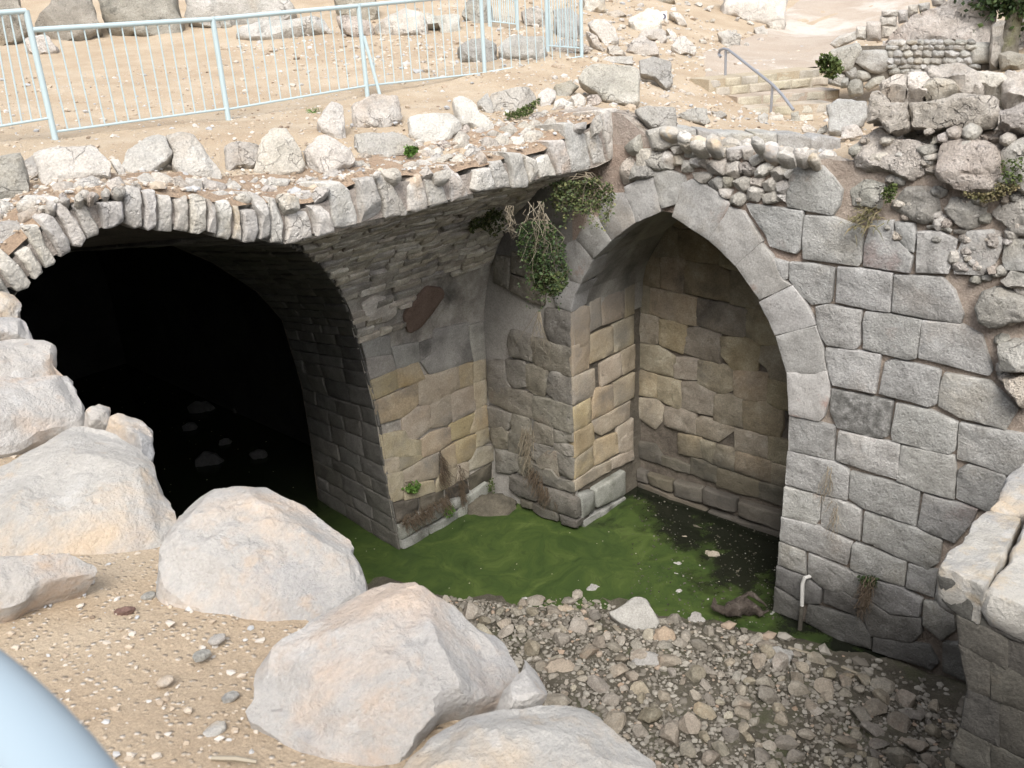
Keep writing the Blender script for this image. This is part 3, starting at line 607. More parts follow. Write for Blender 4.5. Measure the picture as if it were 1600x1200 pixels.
lay(P_REV, 'plinth_stone', M_PLINTH, wall, [q2((930,640),(1050,600),(1065,770),(940,860)), q2((1060,590),(1340,420),(1340,640),(1075,760)), q2((950,870),(1340,655),(1340,690),(965,935))], depth=.3, bevel=.02, proud=.05, n=24)
# recess back wall
b1 = lambda *p: T(960, 480, 5.3333, p)
b2 = lambda *p: T(960, 680, 5.3333, p)
REC = [a1((545,490),(680,480),(790,510),(795,690),(660,680),(540,640)), a1((805,520),(920,520),(1050,650),(1040,735),(810,690)), a1((1055,660),(1165,690),(1200,780),(1060,740)), a1((535,660),(670,680),(675,870),(535,850)), a1((690,690),(835,705),(825,905),(690,875)),
 a1((845,720),(1040,745),(1110,790),(1115,965),(840,905)), a1((1130,780),(1230,785),(1370,960),(1370,1025),(1130,975)), a1((540,855),(620,890),(615,1040),(535,1020)), a1((630,885),(800,920),(915,950),(915,1115),(840,1105),(625,1040)), a1((925,950),(1220,1020),(1210,1170),(1180,1190),(920,1110)), a1((690,430),(800,440),(900,510),(790,500),(690,470)),
 b1((190,55),(360,95),(355,300),(185,280)), b1((375,110),(500,120),(590,165),(590,260),(560,380),(380,310)), b1((600,190),(690,175),(870,240),(875,470),(580,380)), b1((1100,20),(1290,40),(1430,330),(1200,300),(1100,260)), b1((890,255),(1100,270),(1200,310),(1180,520),(1150,550),(980,510),(890,390)),
 b1((1220,340),(1400,320),(1500,480),(1500,640),(1300,600),(1280,510),(1210,460)), b1((200,310),(370,340),(500,430),(480,580),(200,500)), b1((500,430),(690,440),(690,600),(500,590)), b1((700,450),(980,510),(985,680),(900,720),(700,650)), b1((995,540),(1270,560),(1265,770),(1240,795),(1000,740)), b1((1280,605),(1500,660),(1500,880),(1280,800)),
 b1((190,530),(345,570),(340,750),(190,720)), b1((355,580),(545,630),(550,820),(530,845),(360,760)), b1((565,630),(690,640),(830,720),(810,900),(560,840)), b1((840,740),(920,730),(1060,780),(1060,1000),(830,940)), b1((1075,790),(1250,800),(1395,860),(1390,1000),(1360,1085),(1075,1010)), b1((180,760),(340,780),(400,840),(380,950),(330,1010),(170,900)),
 b1((420,840),(540,850),(665,890),(670,1060),(420,980)), b1((680,940),(730,920),(990,1010),(970,1040),(860,1110),(680,1060)), b2((1005,-45),(1260,15),(1280,195),(1010,120)), b2((1285,20),(1500,70),(1500,280),(1290,200)), b2((530,0),(710,30),(730,190),(540,150)), b2((715,50),(830,80),(815,235),(730,190)), b2((840,90),(1005,130),(995,300),(825,240)), b2((1015,140),(1300,220),(1290,390),(1010,300)),
 b2((1310,240),(1500,290),(1500,460),(1305,400)), b2((640,190),(850,270),(850,400),(640,320)), b2((860,280),(1190,390),(1190,520),(860,430)), b2((1200,400),(1500,470),(1500,620),(1200,520)), b2((400,180),(620,260),(620,320),(400,250)), b2((190,60),(330,90),(380,170),(380,240),(200,180))]
lay(P_REC, 'stone_block', M_REC, recw, REC, depth=.25, bevel=.018, bulge=.012, rough=.02, n=32, rk=.07, edge=.010, grow=.026)
lay(P_REC, 'plinth_stone', M_REC, recw, [b2((200,270),(270,300),(290,400),(200,370)), b2((280,310),(490,370),(495,470),(300,400)), b2((505,370),(740,430),(740,560),(510,500)), b2((750,430),(1030,520),(1020,640),(750,560)), b2((1040,540),(1400,640),(1400,790),(1040,660)), b2((200,380),(500,490),(780,610),(780,660),(500,540),(200,420)), b2((790,615),(1400,800),(1400,860),(790,665))], depth=.3, bevel=.03, proud=.06, n=26)

# ------------------------------------------------------------------ broken vault: buttress face, haunch soffit, ring of voussoirs, tunnel
vault = empty('broken_vault', (6.5, YB, 0), 'broken stone vault with a ragged edge of upright stones over the dark tunnel mouth', 'vault')
RB = [P_RING.at(*q) for q in [(985, 240), (965, 250), (925, 270), (870, 278), (800, 297), (734, 309), (670, 328), (600, 346), (521, 365), (490, 372), (445, 383), (350, 370), (200, 345), (130, 380), (80, 415), (30, 455)]]
RB = [(p.x, p.z) for p in RB]
ZS, VR = 2.4, 2.366; VTH = math.radians(83.3); YC = YB-VR
XG0 = RB[10][0]
def kz(x): return (interp(RB[:11], max(x, XG0))-ZS)/2.35
def vb(x, s, d=0):
    if s < ZS: return V((x, YB-d, s))
    th = (s-ZS)/VR
    return V((x, YC+(VR-d)*math.cos(th), ZS+(VR-d)*math.sin(th)*kz(x)))
def vb_hit(px, py):
    """pixel ray meets the inner face of the haunch: returns (x, s)"""
    d = ray(px, py).normalized(); t = 4.
    while t < 20:
        p = EYE+d*t
        if p.y > YR-.05:
            if p.z < ZS: out = p.y > YB
            else: out = math.hypot(p.y-YC, (p.z-ZS)/kz(p.x)) > VR
            if out: break
        t += .004
    p = EYE+d*t
    return (p.x, p.z if p.z < ZS else ZS+VR*math.atan2((p.z-ZS)/kz(p.x), p.y-YC))
GROIN = [vb_hit(*q) for q in [(624, 859), (612, 790), (601, 730), (592, 664), (584, 627), (570, 575), (560, 540), (548, 495), (525, 445), (500, 415), (475, 395)]]
GROIN.append((XG0, ZS+VR*VTH))
def groin_x(s):
    t = [(b, a) for a, b in GROIN]; return interp(t, s)
# mortar surface behind the haunch stones
ss = lin(-.3, ZS, 8)[:-1]+lin(ZS, ZS+VR*VTH, 30)
vs = []; fs = []; K = 14
for s in ss:
    x0 = groin_x(max(s, 0))
    for j in range(K): vs.append(vb(x0+.0+(8.42-x0)*j/(K-1), s, -.035))
for i in range(len(ss)-1):
    for j in range(K-1): fs.append((i*K+j, i*K+j+1, (i+1)*K+j+1, (i+1)*K+j))
mesh_obj('mortar_bed', vs, fs, M_SOF, vault)
def vlay(name, mat, items, **kw):
    for it in items:
        k = dict(kw); mt = mat
        if isinstance(it, dict): k.update(it['k']); mt = it.get('m', mat); it = it['p']
        pq = [vb_hit(*q) for q in it]
        stone(name, [(max(a, groin_x(b)+.028), b) for a, b in pq], vb, mt, vault, **k)
u1 = lambda *p: T(540, 500, 6.154, p)
u2 = lambda *p: T(540, 680, 6.154, p)
BUT = [u1((270,790),(540,690),(690,600),(690,800),(660,840),(560,920),(320,1000)), u1((555,930),(680,850),(800,830),(820,1020),(680,1140),(600,1150),(570,1080)), u1((815,820),(1000,720),(1020,960),(990,1000),(830,1030)), u1((1010,720),(1230,640),(1250,860),(1040,970)),
 u1((700,590),(800,540),(1080,450),(1090,650),(1000,710),(800,810),(720,810)), u1((1240,620),(1350,570),(1355,790),(1260,850)), u1((230,600),(490,490),(510,650),(260,770)), u1((500,480),(690,420),(760,560),(690,590),(515,650)), u1((1095,450),(1220,420),(1230,610),(1100,650)),
 u1((1230,420),(1345,380),(1350,560),(1240,610)), u2((345,10),(570,-30),(600,45),(715,50),(720,190),(510,200),(375,230)), u2((740,50),(830,-10),(1000,-70),(1010,70),(880,150),(750,210)), u2((380,240),(505,215),(515,340),(400,380)), u2((520,210),(720,200),(740,215),(690,250),(525,340)),
 u1((1010,1010),(1250,900),(1190,1090),(1020,1160)), u1((1200,1090),(1260,870),(1355,830),(1370,1020)), u2((1060,80),(1255,0),(1260,130),(1250,200),(1080,270)), u2((1265,-20),(1370,-60),(1380,60),(1270,110)), u2((930,160),(1050,90),(1070,300),(980,340)), u2((560,350),(890,170),(880,400),(570,480)),
 u2((400,390),(545,360),(560,600),(440,640)), u2((570,500),(840,440),(860,540),(580,620)), u2((1270,130),(1410,110),(1420,240),(1190,340),(1190,280)), u2((1000,340),(1070,320),(1060,480),(1000,490)), u2((1080,290),(1180,270),(1180,400),(1080,440)), u2((900,410),(980,360),(985,500),(880,540))]
vlay('buttress_stone', M_TAN, BUT, depth=.07, bevel=.010, bulge=.004, rough=.008, n=30, rk=.04, edge=.007, grow=.024)
UP_ = [u1((150,190),(430,160),(440,330),(205,360)), u1((450,270),(700,220),(720,400),(500,470)), u1((870,100),(1180,30),(1230,380),(1090,440),(810,520),(730,400),(800,340)), u1((205,370),(440,340),(490,475),(225,580)), u1((720,230),(860,180),(860,320),(730,380)), u1((1190,60),(1330,20),(1350,370),(1240,400))]
vlay('buttress_stone', M_PLAST, UP_, depth=.07, bevel=.012, bulge=.005, rough=.010, n=26, rk=.06, edge=.007, grow=.012)
vlay('plinth_stone', M_PLINTH, [u2((500,870),(700,770),(705,880),(510,1000)), u2((710,880),(950,750),(960,650),(720,760)), u2((960,640),(1100,590),(1110,660),(960,740)), u2((1120,600),(1340,440),(1380,560),(1060,700)), u2((520,1000),(770,880),(780,960),(520,1095)), u2((775,880),(1060,720),(1060,800),(790,945)), u2((1065,700),(1220,640),(1225,700),(1065,790)), u2((1230,625),(1380,560),(1390,600),(1235,680))], depth=.3, bevel=.014, proud=.045, n=22, rough=.006, grow=.006)
M_DIRTYST = rockmat('earthy_band', [(.3, (.075, .066, .052)), (.7, (.15, .13, .10))], 6, 1., vary=.15)
vlay('stained_course', M_DIRTYST, [u2((445,660),(570,630),(700,590),(720,760),(480,860)), u2((720,590),(860,550),(960,510),(960,640),(730,750)), u2((970,510),(1080,450),(1180,400),(1200,560),(975,630)), u2((1190,400),(1420,260),(1420,430),(1210,550))], depth=.3, bevel=.03, rough=.03, n=26, proud=-.005)
# traced stones of the haunch and the rows of thin stones
v1 = lambda *p: T(440, 330, 3.81, p)
vlay('red_stone', M_RED, [v1((730,620),(770,560),(870,450),(960,460),(970,500),(920,570),(820,700),(760,730),(740,690))], depth=.2, bevel=.012, proud=.012, n=28, rough=.008)
vlay('soffit_stone', M_SOF, [v1((480,560),(560,510),(680,520),(690,610),(640,660),(520,680))], depth=.2, n=24, bevel=.015)
r = random.Random(11); s = 2.95; rows = 0; nso = 0
redu = [vb_hit(*q) for q in v1((730,620),(870,450),(970,480),(820,720),(520,540),(640,650))]
while s < ZS+VR*VTH-.05:
    h = r.uniform(.055, .10)*(1.15 if s < 3.6 else 1); x = groin_x(s+h/2)+.015
    while x < 8.28:
        L = r.uniform(.16, .46); x1 = min(x+L, 8.30)
        if x1 > 8.18: x1 = 8.30
        cx, cy = (x+x1)/2, s+h/2
        hitred = any(abs(cx-a) < .10+L/2 and abs(cy-b) < .12 for a, b in redu)
        if not hitred and not (s < 3.4 and x > 7.1) and nso < 290 and r.random() > .04:
            j = lambda q: r.uniform(-q, q)
            stone('soffit_stone', [(x+.006, s+.004+j(.012)), (x1-.006, s+.004+j(.012)), (x1-.006+j(.02), s+h-.004+j(.012)), (x+.006+j(.02), s+h-.004+j(.012))], vb, M_SOF, vault, depth=.08, bevel=.012, bulge=.006, rough=.012, n=14, rk=.14, inner=(.5,), proud=r.uniform(-.012, .022), edge=.006); nso += 1
        x = x1
    s += h
# ring voussoirs (broken vault edge)
for q in RING: stone('voussoir', P_RING.trace(q), P_RING, M_RING, vault, depth=.42, bevel=.022, bulge=.012, rough=.016, n=44, rk=.07, edge=.009, grow=-.010, proud=rnd.uniform(-.02, .05), chops=1, inner=(.75, .5, .25))
xs = lin(1.6, 8.4, 60)
quadstrip('mortar_bed', [V((x, YR+.035, interp(RB, x)+.03)) for x in xs], [V((x, YR+.035, max(interp(RTOP, x)-.05, interp(RB, x)+.1))) for x in xs], M_MORT, vault)
grid_obj('earth_bed', xs, lin(0, 1, 10), lambda x, t: V((x, YR+.03+t*.77, terr(x, YR+.03+t*.77)+(.02 if 0 < t < .9 else -.04)+.03*fr(V((x, t, 0)), 4))), M_EARTH, vault)
quadstrip('ring_underside', [V((x, YR+.06, interp(RB, x)+.035)) for x in xs], [V((x, YR+.6, interp(RB, x)+.04)) for x in xs], M_PLAST, vault)
# small rubble packed above the ring
SMALL = [w1((150,640),(290,540),(380,620),(370,670),(230,680)), w1((160,690),(290,690),(240,740),(190,765)), w1((-60,620),(0,620),(150,650),(150,740),(0,720),(-60,700)), w1((-60,800),(0,800),(100,750),(200,850),(200,910),(50,980),(-60,940)), w1((430,490),(560,480),(590,550),(500,595),(440,560)), w1((600,480),(720,400),(790,430),(840,540),(800,610),(700,620),(600,570)),
 w1((850,480),(930,440),(975,520),(950,595),(870,560)), w1((1070,430),(1170,395),(1200,470),(1140,515),(1070,490)), w1((1200,400),(1320,410),(1360,470),(1310,560),(1210,510)), w1((1350,460),(1420,410),(1480,500),(1430,570),(1350,550)), w1((1470,450),(1560,440),(1575,545),(1480,540)),
 w2((190,560),(240,535),(360,590),(350,640),(250,655),(180,600)), w2((235,660),(340,650),(390,680),(290,715)), w2((370,570),(420,555),(470,600),(430,660),(370,640)), w2((440,690),(530,640),(565,680),(530,720)), w2((640,620),(730,580),(750,640),(670,665)), w2((780,680),(930,690),(940,740),(850,760)), w2((900,660),(1050,625),(1040,700),(940,710)), w2((1065,640),(1150,580),(1160,640),(1080,690)), w2((1150,500),(1230,475),(1230,550),(1160,555)), w2((640,570),(860,540),(830,595),(700,600)),
 w3((290,730),(400,730),(440,770),(400,795),(330,770)), w3((470,700),(480,670),(550,660),(575,715),(500,760)), w3((570,660),(630,655),(650,690),(580,695)), w3((650,680),(820,590),(825,630),(690,705)), w3((590,730),(650,705),(700,740),(620,755)), w3((710,740),(810,740),(800,785),(740,775)), w3((850,640),(900,600),(965,640),(960,690),(880,690)), w3((950,600),(980,540),(1040,580),(1020,640),(960,640)), w3((1005,660),(1060,570),(1120,600),(1090,670),(1020,700)), w3((1110,650),(1220,545),(1240,575),(1180,630)),
 w3((840,530),(890,430),(940,460),(970,540),(850,555)), w3((1090,480),(1150,470),(1190,540),(1130,565),(1080,540)), w3((1170,470),(1260,470),(1300,530),(1240,555)), w3((1220,395),(1290,390),(1370,420),(1280,440)), w3((1360,380),(1400,345),(1450,385),(1400,415)), w3((1450,350),(1540,345),(1555,385),(1470,385)), w3((1310,470),(1400,440),(1420,540),(1320,545)), w3((1420,440),(1520,420),(1570,470),(1530,510),(1430,525)), w3((1120,440),(1180,405),(1195,445),(1140,465)),
 w4((480,540),(520,520),(590,630),(540,665)), w4((700,560),(780,560),(770,595),(710,590)), w4((860,520),(895,500),(900,600),(870,610)), w4((1090,520),(1180,510),(1200,570),(1110,590)), w1((-60,660),(0,730),(-10,790),(-60,780))]
for q in SMALL:
    cx = sum(a for a, b in q)/len(q); cy = sum(b for a, b in q)/len(q)
    gh = ground_hit(cx, cy); pl = Plane(gh+(EYE-gh).normalized()*.10, (-.15, -.75, .65))
    stone('rubble_stone', pl.trace(q), pl, M_LEDGE, vault, depth=.16, bevel=.045, bulge=.035, rough=.02, n=22, rk=.14, edge=.012, grow=.022, proud=.03, chops=4)
RP = [(0, 292), (60, 292), (180, 285), (240, 272), (300, 276), (420, 278), (520, 275), (560, 240), (640, 225), (700, 205), (760, 198), (830, 185), (890, 160), (930, 150), (925, 165), (880, 186), (850, 208), (810, 226), (740, 240), (640, 268), (520, 284), (380, 296), (250, 288), (100, 315), (0, 380)]
rs = random.Random(77); k = 0
for tries in range(4000):
    if k >= 210: break
    x, y = rs.uniform(0, 980), rs.uniform(160, 390)
    if not inpoly(RP, x, y): continue
    k += 1; w_ = rs.uniform(5, 13); h_ = w_*rs.uniform(.45, .85); gh = ground_hit(x, y); pl = Plane(gh+(EYE-gh).normalized()*.05, (-.15, -.75, .65))
    q = [(x+w_*math.cos(a)*rs.uniform(.75, 1.1), y+h_*math.sin(a)*rs.uniform(.75, 1.1)) for a in lin(0, 5.4, 7)]
    stone('rubble_stone', pl.trace(q), pl, rs.choice([M_LEDGE, M_CORE, M_RING, M_LEDGE]), vault, depth=.12, bevel=.035, bulge=.03, rough=.02, n=16, rk=.14, edge=.012, proud=.02, chops=4, inner=(.5,))
# tunnel: rib soffit between the groin and a deeper arch, then the dark chamber
G3 = [vb(a, b) for a, b in GROIN]
G3 += [V((x, YR+.03, z)) for x, z in RB[11:]]+[V((1.75, YR+.03, 4.3)), V((1.6, YR+.03, 3.2)), V((1.55, YR+.03, -.3))]
P_B = Plane((0, 10.2, 0), (0, -1, 0))
B3 = [P_B.at(*q) for q in [(497, 782), (485, 690), (470, 600), (440, 500), (400, 455), (330, 410), (230, 368)]]+[V((3.6, 10.2, 4.3)), V((2.4, 10.2, 3.9)), V((1.5, 10.2, 3.0)), V((1.2, 10.2, -.3))]
G3[0].z = B3[0].z = -.05
def curve(pts):
    L = [0]
    for a, b in zip(pts, pts[1:]): L.append(L[-1]+(b-a).length)
    def f(t):
        t = min(max(t, 0), 1)*L[-1]
        for i in range(len(pts)-1):
            if t <= L[i+1]+1e-9: return pts[i].lerp(pts[i+1], (t-L[i])/(L[i+1]-L[i]+1e-9))
        return pts[-1].copy()
    return f, L[-1]
fg, LG = curve(G3); fb, LB = curve(B3)
def rib0(t, w): return fg(t/LG).lerp(fb(t/LG), w)
def rib(t, w, d):
    e = .02; a = rib0(t+e, w)-rib0(t-e, w); b = rib0(t, w+e)-rib0(t, w-e); n = a.cross(b)
    return rib0(t, w)+n.normalized()*d
tt = lin(0, LG, 60); ww = lin(0, 1, 10)
grid_obj('tunnel_mortar', tt, ww, lambda t, w: rib(t, min(max(w, .001), .999), -.03), M_MORTD, vault)
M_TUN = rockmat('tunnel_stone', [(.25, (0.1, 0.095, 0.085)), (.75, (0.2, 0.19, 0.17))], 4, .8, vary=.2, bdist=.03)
t = .03; r = random.Random(5); ntn = 0
while t < LG*.5:
    h = r.uniform(.2, .3) if t < 2.6 else r.uniform(.12, .2); w_ = .0
    while w_ < .99:
        L = r.uniform(.2, .34); w1_ = min(1, w_+L)
        if w1_ > .88: w1_ = 1
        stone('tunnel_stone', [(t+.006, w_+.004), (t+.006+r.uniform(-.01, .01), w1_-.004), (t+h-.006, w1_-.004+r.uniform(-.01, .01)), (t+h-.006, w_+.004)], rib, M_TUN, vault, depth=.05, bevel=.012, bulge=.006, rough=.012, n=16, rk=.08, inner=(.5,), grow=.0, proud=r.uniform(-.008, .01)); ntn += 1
        w_ = w1_
    t += h
cen = V((3.8, 10.2, 1.6)); E3 = [cen+(p-cen)*1.0 for p in B3]; E3 = [V((cen.x+(p.x-cen.x)*1.35, p.y, min(5.1, cen.z+(p.z-cen.z)*1.18))) if p.z > 0 else V((cen.x+(p.x-cen.x)*1.35, p.y, -.3)) for p in B3]
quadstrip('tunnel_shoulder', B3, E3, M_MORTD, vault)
M_TUNSHADE = rockmat('shade_dark_stone', [(.3, (.02, .019, .017)), (.7, (.045, .042, .038))], 2, 1., vary=0)  # near-black stone: the chamber's deep shade is put into its colour
F3 = [V((p.x, 18, p.z)) for p in E3]
quadstrip('tunnel_lining', E3, F3, M_TUNSHADE, vault)
mesh_obj('tunnel_end', F3, [tuple(range(len(F3)))], M_TUNSHADE, vault, False)
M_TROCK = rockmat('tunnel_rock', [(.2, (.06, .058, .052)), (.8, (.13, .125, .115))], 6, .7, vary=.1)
for px, py, sz in [(325, 722, .5), (352, 690, .25), (312, 640, .5), (348, 606, .4), (405, 712, .3), (296, 668, .28), (372, 640, .3)]:
    p = Plane((0, 0, .05), (0, 0, 1), (0, 1, 0)).at(px, py); pl = Plane(p, (-.5, -.7, .5)); q = [(math.cos(a)*sz*.5*rnd.uniform(.7, 1.1), math.sin(a)*sz*.35) for a in lin(0, 5.4, 7)]
    tag(boulder('tunnel_rock', q, pl, M_TROCK, depth=sz*.5, n=24), 'dim rock lying in the water inside the dark tunnel', 'rock', 'rocks in the dark tunnel')
# ------------------------------------------------------------------ rubble wall over the arch, ruined masonry on its right
r = random.Random(21)
rub = tag(empty('rubble_wall', (XW, 4.9, 4.5), 'low dry rubble wall of rounded stones sitting on top of the pointed arch', 'rubble wall'))
def intr_ext(y):   # extrados height on the wall plane
    ext = [(1000, 292), (1023, 267), (1045, 268), (1066, 278), (1110, 298), (1139, 320), (1170, 340), (1192, 378)]
    return interp([(P_WALL.at(*q).y, P_WALL.at(*q).z) for q in ext], y)
RUBX = [[(998,208),(1030,200),(1058,208),(1058,226),(1034,234),(1002,238)], [(986,258),(1004,244),(1022,252),(1024,276),(986,282)], [(1004,240),(1036,236),(1052,242),(1050,264),(1026,268),(1008,258)], [(968,262),(984,240),(990,262),(984,284),(972,290)], [(975,230),(996,212),(1000,238),(986,248)]]
RUBT = RUBX+[a1(*q) for q in [((530,20),(620,15),(650,90),(640,150),(540,120)), ((500,130),(540,110),(640,160),(640,185),(490,205)), ((655,60),(700,20),(770,60),(760,120),(700,150),(655,130)), ((765,60),(810,55),(825,100),(780,115)), ((820,90),(870,90),(880,160),(825,150)), ((875,75),(920,65),(935,120),(890,130)),
 ((925,85),(970,80),(965,135),(930,130)), ((975,95),(1090,65),(1085,175),(970,160)), ((1100,100),(1160,95),(1190,150),(1160,195),(1100,175)), ((1175,110),(1215,95),(1270,140),(1240,180),(1180,150)), ((1270,160),(1300,120),(1390,80),(1410,110),(1330,180),(1275,190)), ((1370,150),(1430,120),(1470,170),(1430,205),(1380,200)), ((1410,225),(1480,205),(1490,250),(1460,300),(1415,280)),
 ((1320,230),(1380,190),(1410,240),(1400,275),(1340,270)), ((1225,260),(1270,245),(1325,275),(1290,340),(1230,330)), ((1320,300),(1410,280),(1420,340),(1330,355)), ((1135,215),(1210,185),(1250,215),(1230,270),(1160,280)), ((1080,190),(1130,195),(1130,255),(1085,250)), ((985,220),(1040,185),(1075,205),(1055,275),(1000,250)), ((885,165),(990,165),(1000,190),(960,225),(900,195)), ((1110,320),(1180,285),(1225,325),(1180,370),(1120,345)), ((1055,265),(1130,270),(1110,320),(1060,300)), ((1250,200),(1320,195),(1310,245),(1260,250)),
 ((1455,130),(1510,125),(1500,190),(1470,190)), ((880,20),(915,10),(910,55),(835,65),(830,20)), ((735,0),(830,5),(820,40),(760,40)), ((915,15),(985,10),(985,65),(920,60)), ((990,15),(1085,10),(1090,60),(1050,80),(990,60)), ((1100,15),(1180,15),(1185,60),(1130,90),(1100,70)), ((1190,15),(1250,20),(1240,80),(1190,70)), ((1240,60),(1300,40),(1310,90),(1260,120)), ((1310,30),(1390,30),(1385,70),(1320,85)), ((1400,60),(1450,45),(1500,80),(1490,110),(1420,85)), ((1500,50),(1590,40),(1590,110),(1510,115)), ((1420,300),(1470,300),(1470,340),(1425,335))]]
for q in RUBT: stone('stone', P_WALL.trace(q), P_WALL, r.choice([M_LEDGE, M_LEDGE, M_CORE, M_GREYROCK, M_RING]), rub, depth=.3, bevel=.05, bulge=.045, rough=.02, n=24, rk=.16, edge=.01, grow=.012, proud=.03, chops=3)
# capping stones, lying on top
CAP = T(1040, 60, 5, [(0, 715), (90, 720), (150, 760), (190, 790), (350, 790), (480, 800), (600, 815), (700, 810), (800, 830), (900, 870), (1060, 890), (1180, 910), (1280, 920)])
x = 1000.
while x < 1300:
    w_ = r.uniform(14, 34); yc = interp(CAP, x+w_/2); h_ = r.uniform(10, 17); y0 = yc-2+r.uniform(-2, 2)
    for row in range(2):
        pl = Plane((XW+.02+.16*row, 0, 5.08), (-.75, r.uniform(-.1, .1), .65)); dy = -6*row
        stone('cap_stone', pl.trace([(x+1, y0+dy+r.uniform(0, 4)), (x+w_*.5, y0+dy-1), (x+w_-1, y0+dy+r.uniform(0, 4)), (x+w_-1, y0+dy+h_*.8), (x+w_*.5, y0+dy+h_), (x+1, y0+dy+h_*.8)]), pl, r.choice([M_RING, M_FORE, M_RING]), rub, depth=.2, bevel=.035, bulge=.02, rough=.02, n=20, edge=.012, grow=.012, chops=3)
    x += w_

ruin = tag(empty('ruined_wall', (8.7, 2.6, 5.0), 'ruined mortared masonry with big rough boulders above the grey block wall', 'ruined wall'))
c5 = lambda *p: T(1280, 0, 5, p)
def rock_in(name, pts, base, nrm, mat, parent, **kw):
    pl = Plane(base, nrm); return boulder(name, pl.trace(pts), pl, mat, parent=parent, **kw)
BASEF = (XW+.02, 0, 5)
for q in [a2((500,270),(540,190),(690,190),(740,250),(690,390),(510,370)), a2((745,380),(850,240),(960,240),(1080,340),(1080,470),(960,480),(850,450)), a2((1085,390),(1130,310),(1300,330),(1370,380),(1370,470),(1270,515),(1170,510)), a2((1385,430),(1480,290),(1640,260),(1660,570),(1540,560)),
          a2((1000,280),(1060,240),(1130,270),(1110,310),(1040,320)), a2((1060,510),(1100,490),(1145,520),(1135,550)), a2((1150,520),(1240,520),(1230,545),(1155,540)), a2((1430,840),(1500,780),(1640,800),(1640,870),(1480,880)), a2((1280,1010),(1340,900),(1440,870),(1640,960),(1640,1090),(1450,1120),(1380,1150),(1300,1100)), a3((1410,250),(1500,215),(1640,230),(1640,420),(1430,400)), a3((1440,460),(1580,430),(1640,520),(1640,640),(1580,640)), a2((970,490),(1060,485),(1060,510),(985,520)), a2((1360,760),(1410,730),(1430,790),(1380,800))]:
    rock_in('rough_stone', q, BASEF, (-1, 0, .1), r.choice([M_GREYROCK, M_CORE, M_GREYROCK]), ruin, depth=.4, n=40, dome=.13, rough=.035, chops=4, edge=.02, freq=3.5)
for q, x, n, mt in [([(1453,270),(1465,222),(1500,207),(1555,222),(1557,262),(1546,298),(1515,299),(1470,285)], XW-.1, (-1, 0, .3), M_CORE), ([(1558,240),(1575,222),(1640,200),(1660,290),(1600,310),(1565,280)], XW+.0, (-1, 0, .3), M_GREYROCK),
  (c5((320,1060),(440,950),(560,1040),(740,1090),(800,1100),(860,1200),(820,1330),(700,1400),(560,1330),(430,1320),(250,1280),(200,1170)), XW-.03, (-1, 0, .5), M_CORE), (c5((880,1060),(1040,1040),(1020,1090),(880,1130)), XW+.05, (-1, 0, .6), M_GREYROCK),
  (c5((390,700),(450,690),(500,730),(540,800),(680,800),(700,990),(560,1040),(440,940),(350,960),(385,850)), 8.9, (-1, -.2, .25), M_CORE), (c5((680,790),(980,770),(1060,720),(1390,730),(1420,850),(1400,980),(1200,1010),(900,1030),(720,990)), 8.95, (-1, -.2, .25), M_CORE), (c5((1400,850),(1640,780),(1680,1000),(1480,1010),(1390,950)), 8.8, (-1, -.2, .4), M_CORE),
  (c5((640,960),(740,990),(740,1080),(640,1060)), 8.7, (-1, 0, .4), M_GREYROCK), (c5((440,690),(720,660),(1050,660),(1430,690),(1640,740),(1400,740),(1060,725),(980,775),(760,775),(540,790)), 9.0, (-.7, 0, .8), M_LEDGE),
  (c5((860,1020),(1200,1010),(1400,980),(1640,1010),(1640,1120),(1400,1080),(1050,1060)), 8.6, (-.7, 0, .7), M_CORE), (c5((440,960),(500,930),(560,960),(540,1020),(470,1010)), 8.8, (-.9, 0, .5), M_LEDGE)]:
    rock_in('rough_stone', q, (x, 0, 5.4 if x > 8.5 else 5.1), n, mt, ruin, depth=.5, n=56, dome=.06, rough=.05, chops=4, edge=.04, freq=3.)
for q in [c5((820,490),(940,480),(1140,470),(1290,590),(1270,640),(1080,620),(960,570),(850,550)), c5((1200,520),(1330,500),(1420,540),(1500,620),(1400,630),(1290,600)), c5((700,560),(820,520),(850,580),(830,650),(700,640)), c5((850,590),(1060,590),(1080,640),(850,650)), c5((1440,560),(1640,520),(1680,680),(1500,680)), c5((520,590),(690,580),(690,650),(470,660))]:
    rock_in('capping_rock', q, (9.8, 0, 5.75), (-.5, -.2, .85), M_LEDGE, ruin, depth=.4, n=50, dome=.03, rough=.05, chops=6, edge=.05, freq=3., grow=.14)
grid_obj('rubble_mound', lin(XW+.08, 10.6, 36), lin(-.8, 3.9, 50), lambda x, y: V((x, y, 4.95+.60*min(1, max(0, (x-XW-.05)*1.6))*min(1, max(0, (3.7-y)*1.6))+.09*fr(V((x, y, 1)), 2.2)-(0 if x < 9.9 else (x-9.9)*.3))), M_CORE, ruin)

RP = [(1312, 262), (1350, 215), (1440, 205), (1600, 210), (1640, 300), (1640, 640), (1560, 600), (1555, 520), (1500, 420), (1350, 345), (1330, 345), (1316, 320)]
k = 0
for tries in range(3000):
    if k >= 130: break
    x, y = r.uniform(1310, 1640), r.uniform(205, 640)
    if not inpoly(RP, x, y): continue
    w_ = r.uniform(7, 17); h_ = w_*r.uniform(.6, .95); k += 1
    q = [(x+w_*math.cos(a)*r.uniform(.8, 1.1), y+h_*math.sin(a)*r.uniform(.8, 1.1)) for a in lin(0, 5.5, 7)]
    stone('rubble_stone', P_WALL.trace(q), P_WALL, r.choice([M_CORE, M_LEDGE, M_GREYROCK]), ruin, depth=.15, bevel=.04, bulge=.035, rough=.02, n=16, edge=.012, chops=3, proud=r.uniform(-.035, .01), inner=(.5,))
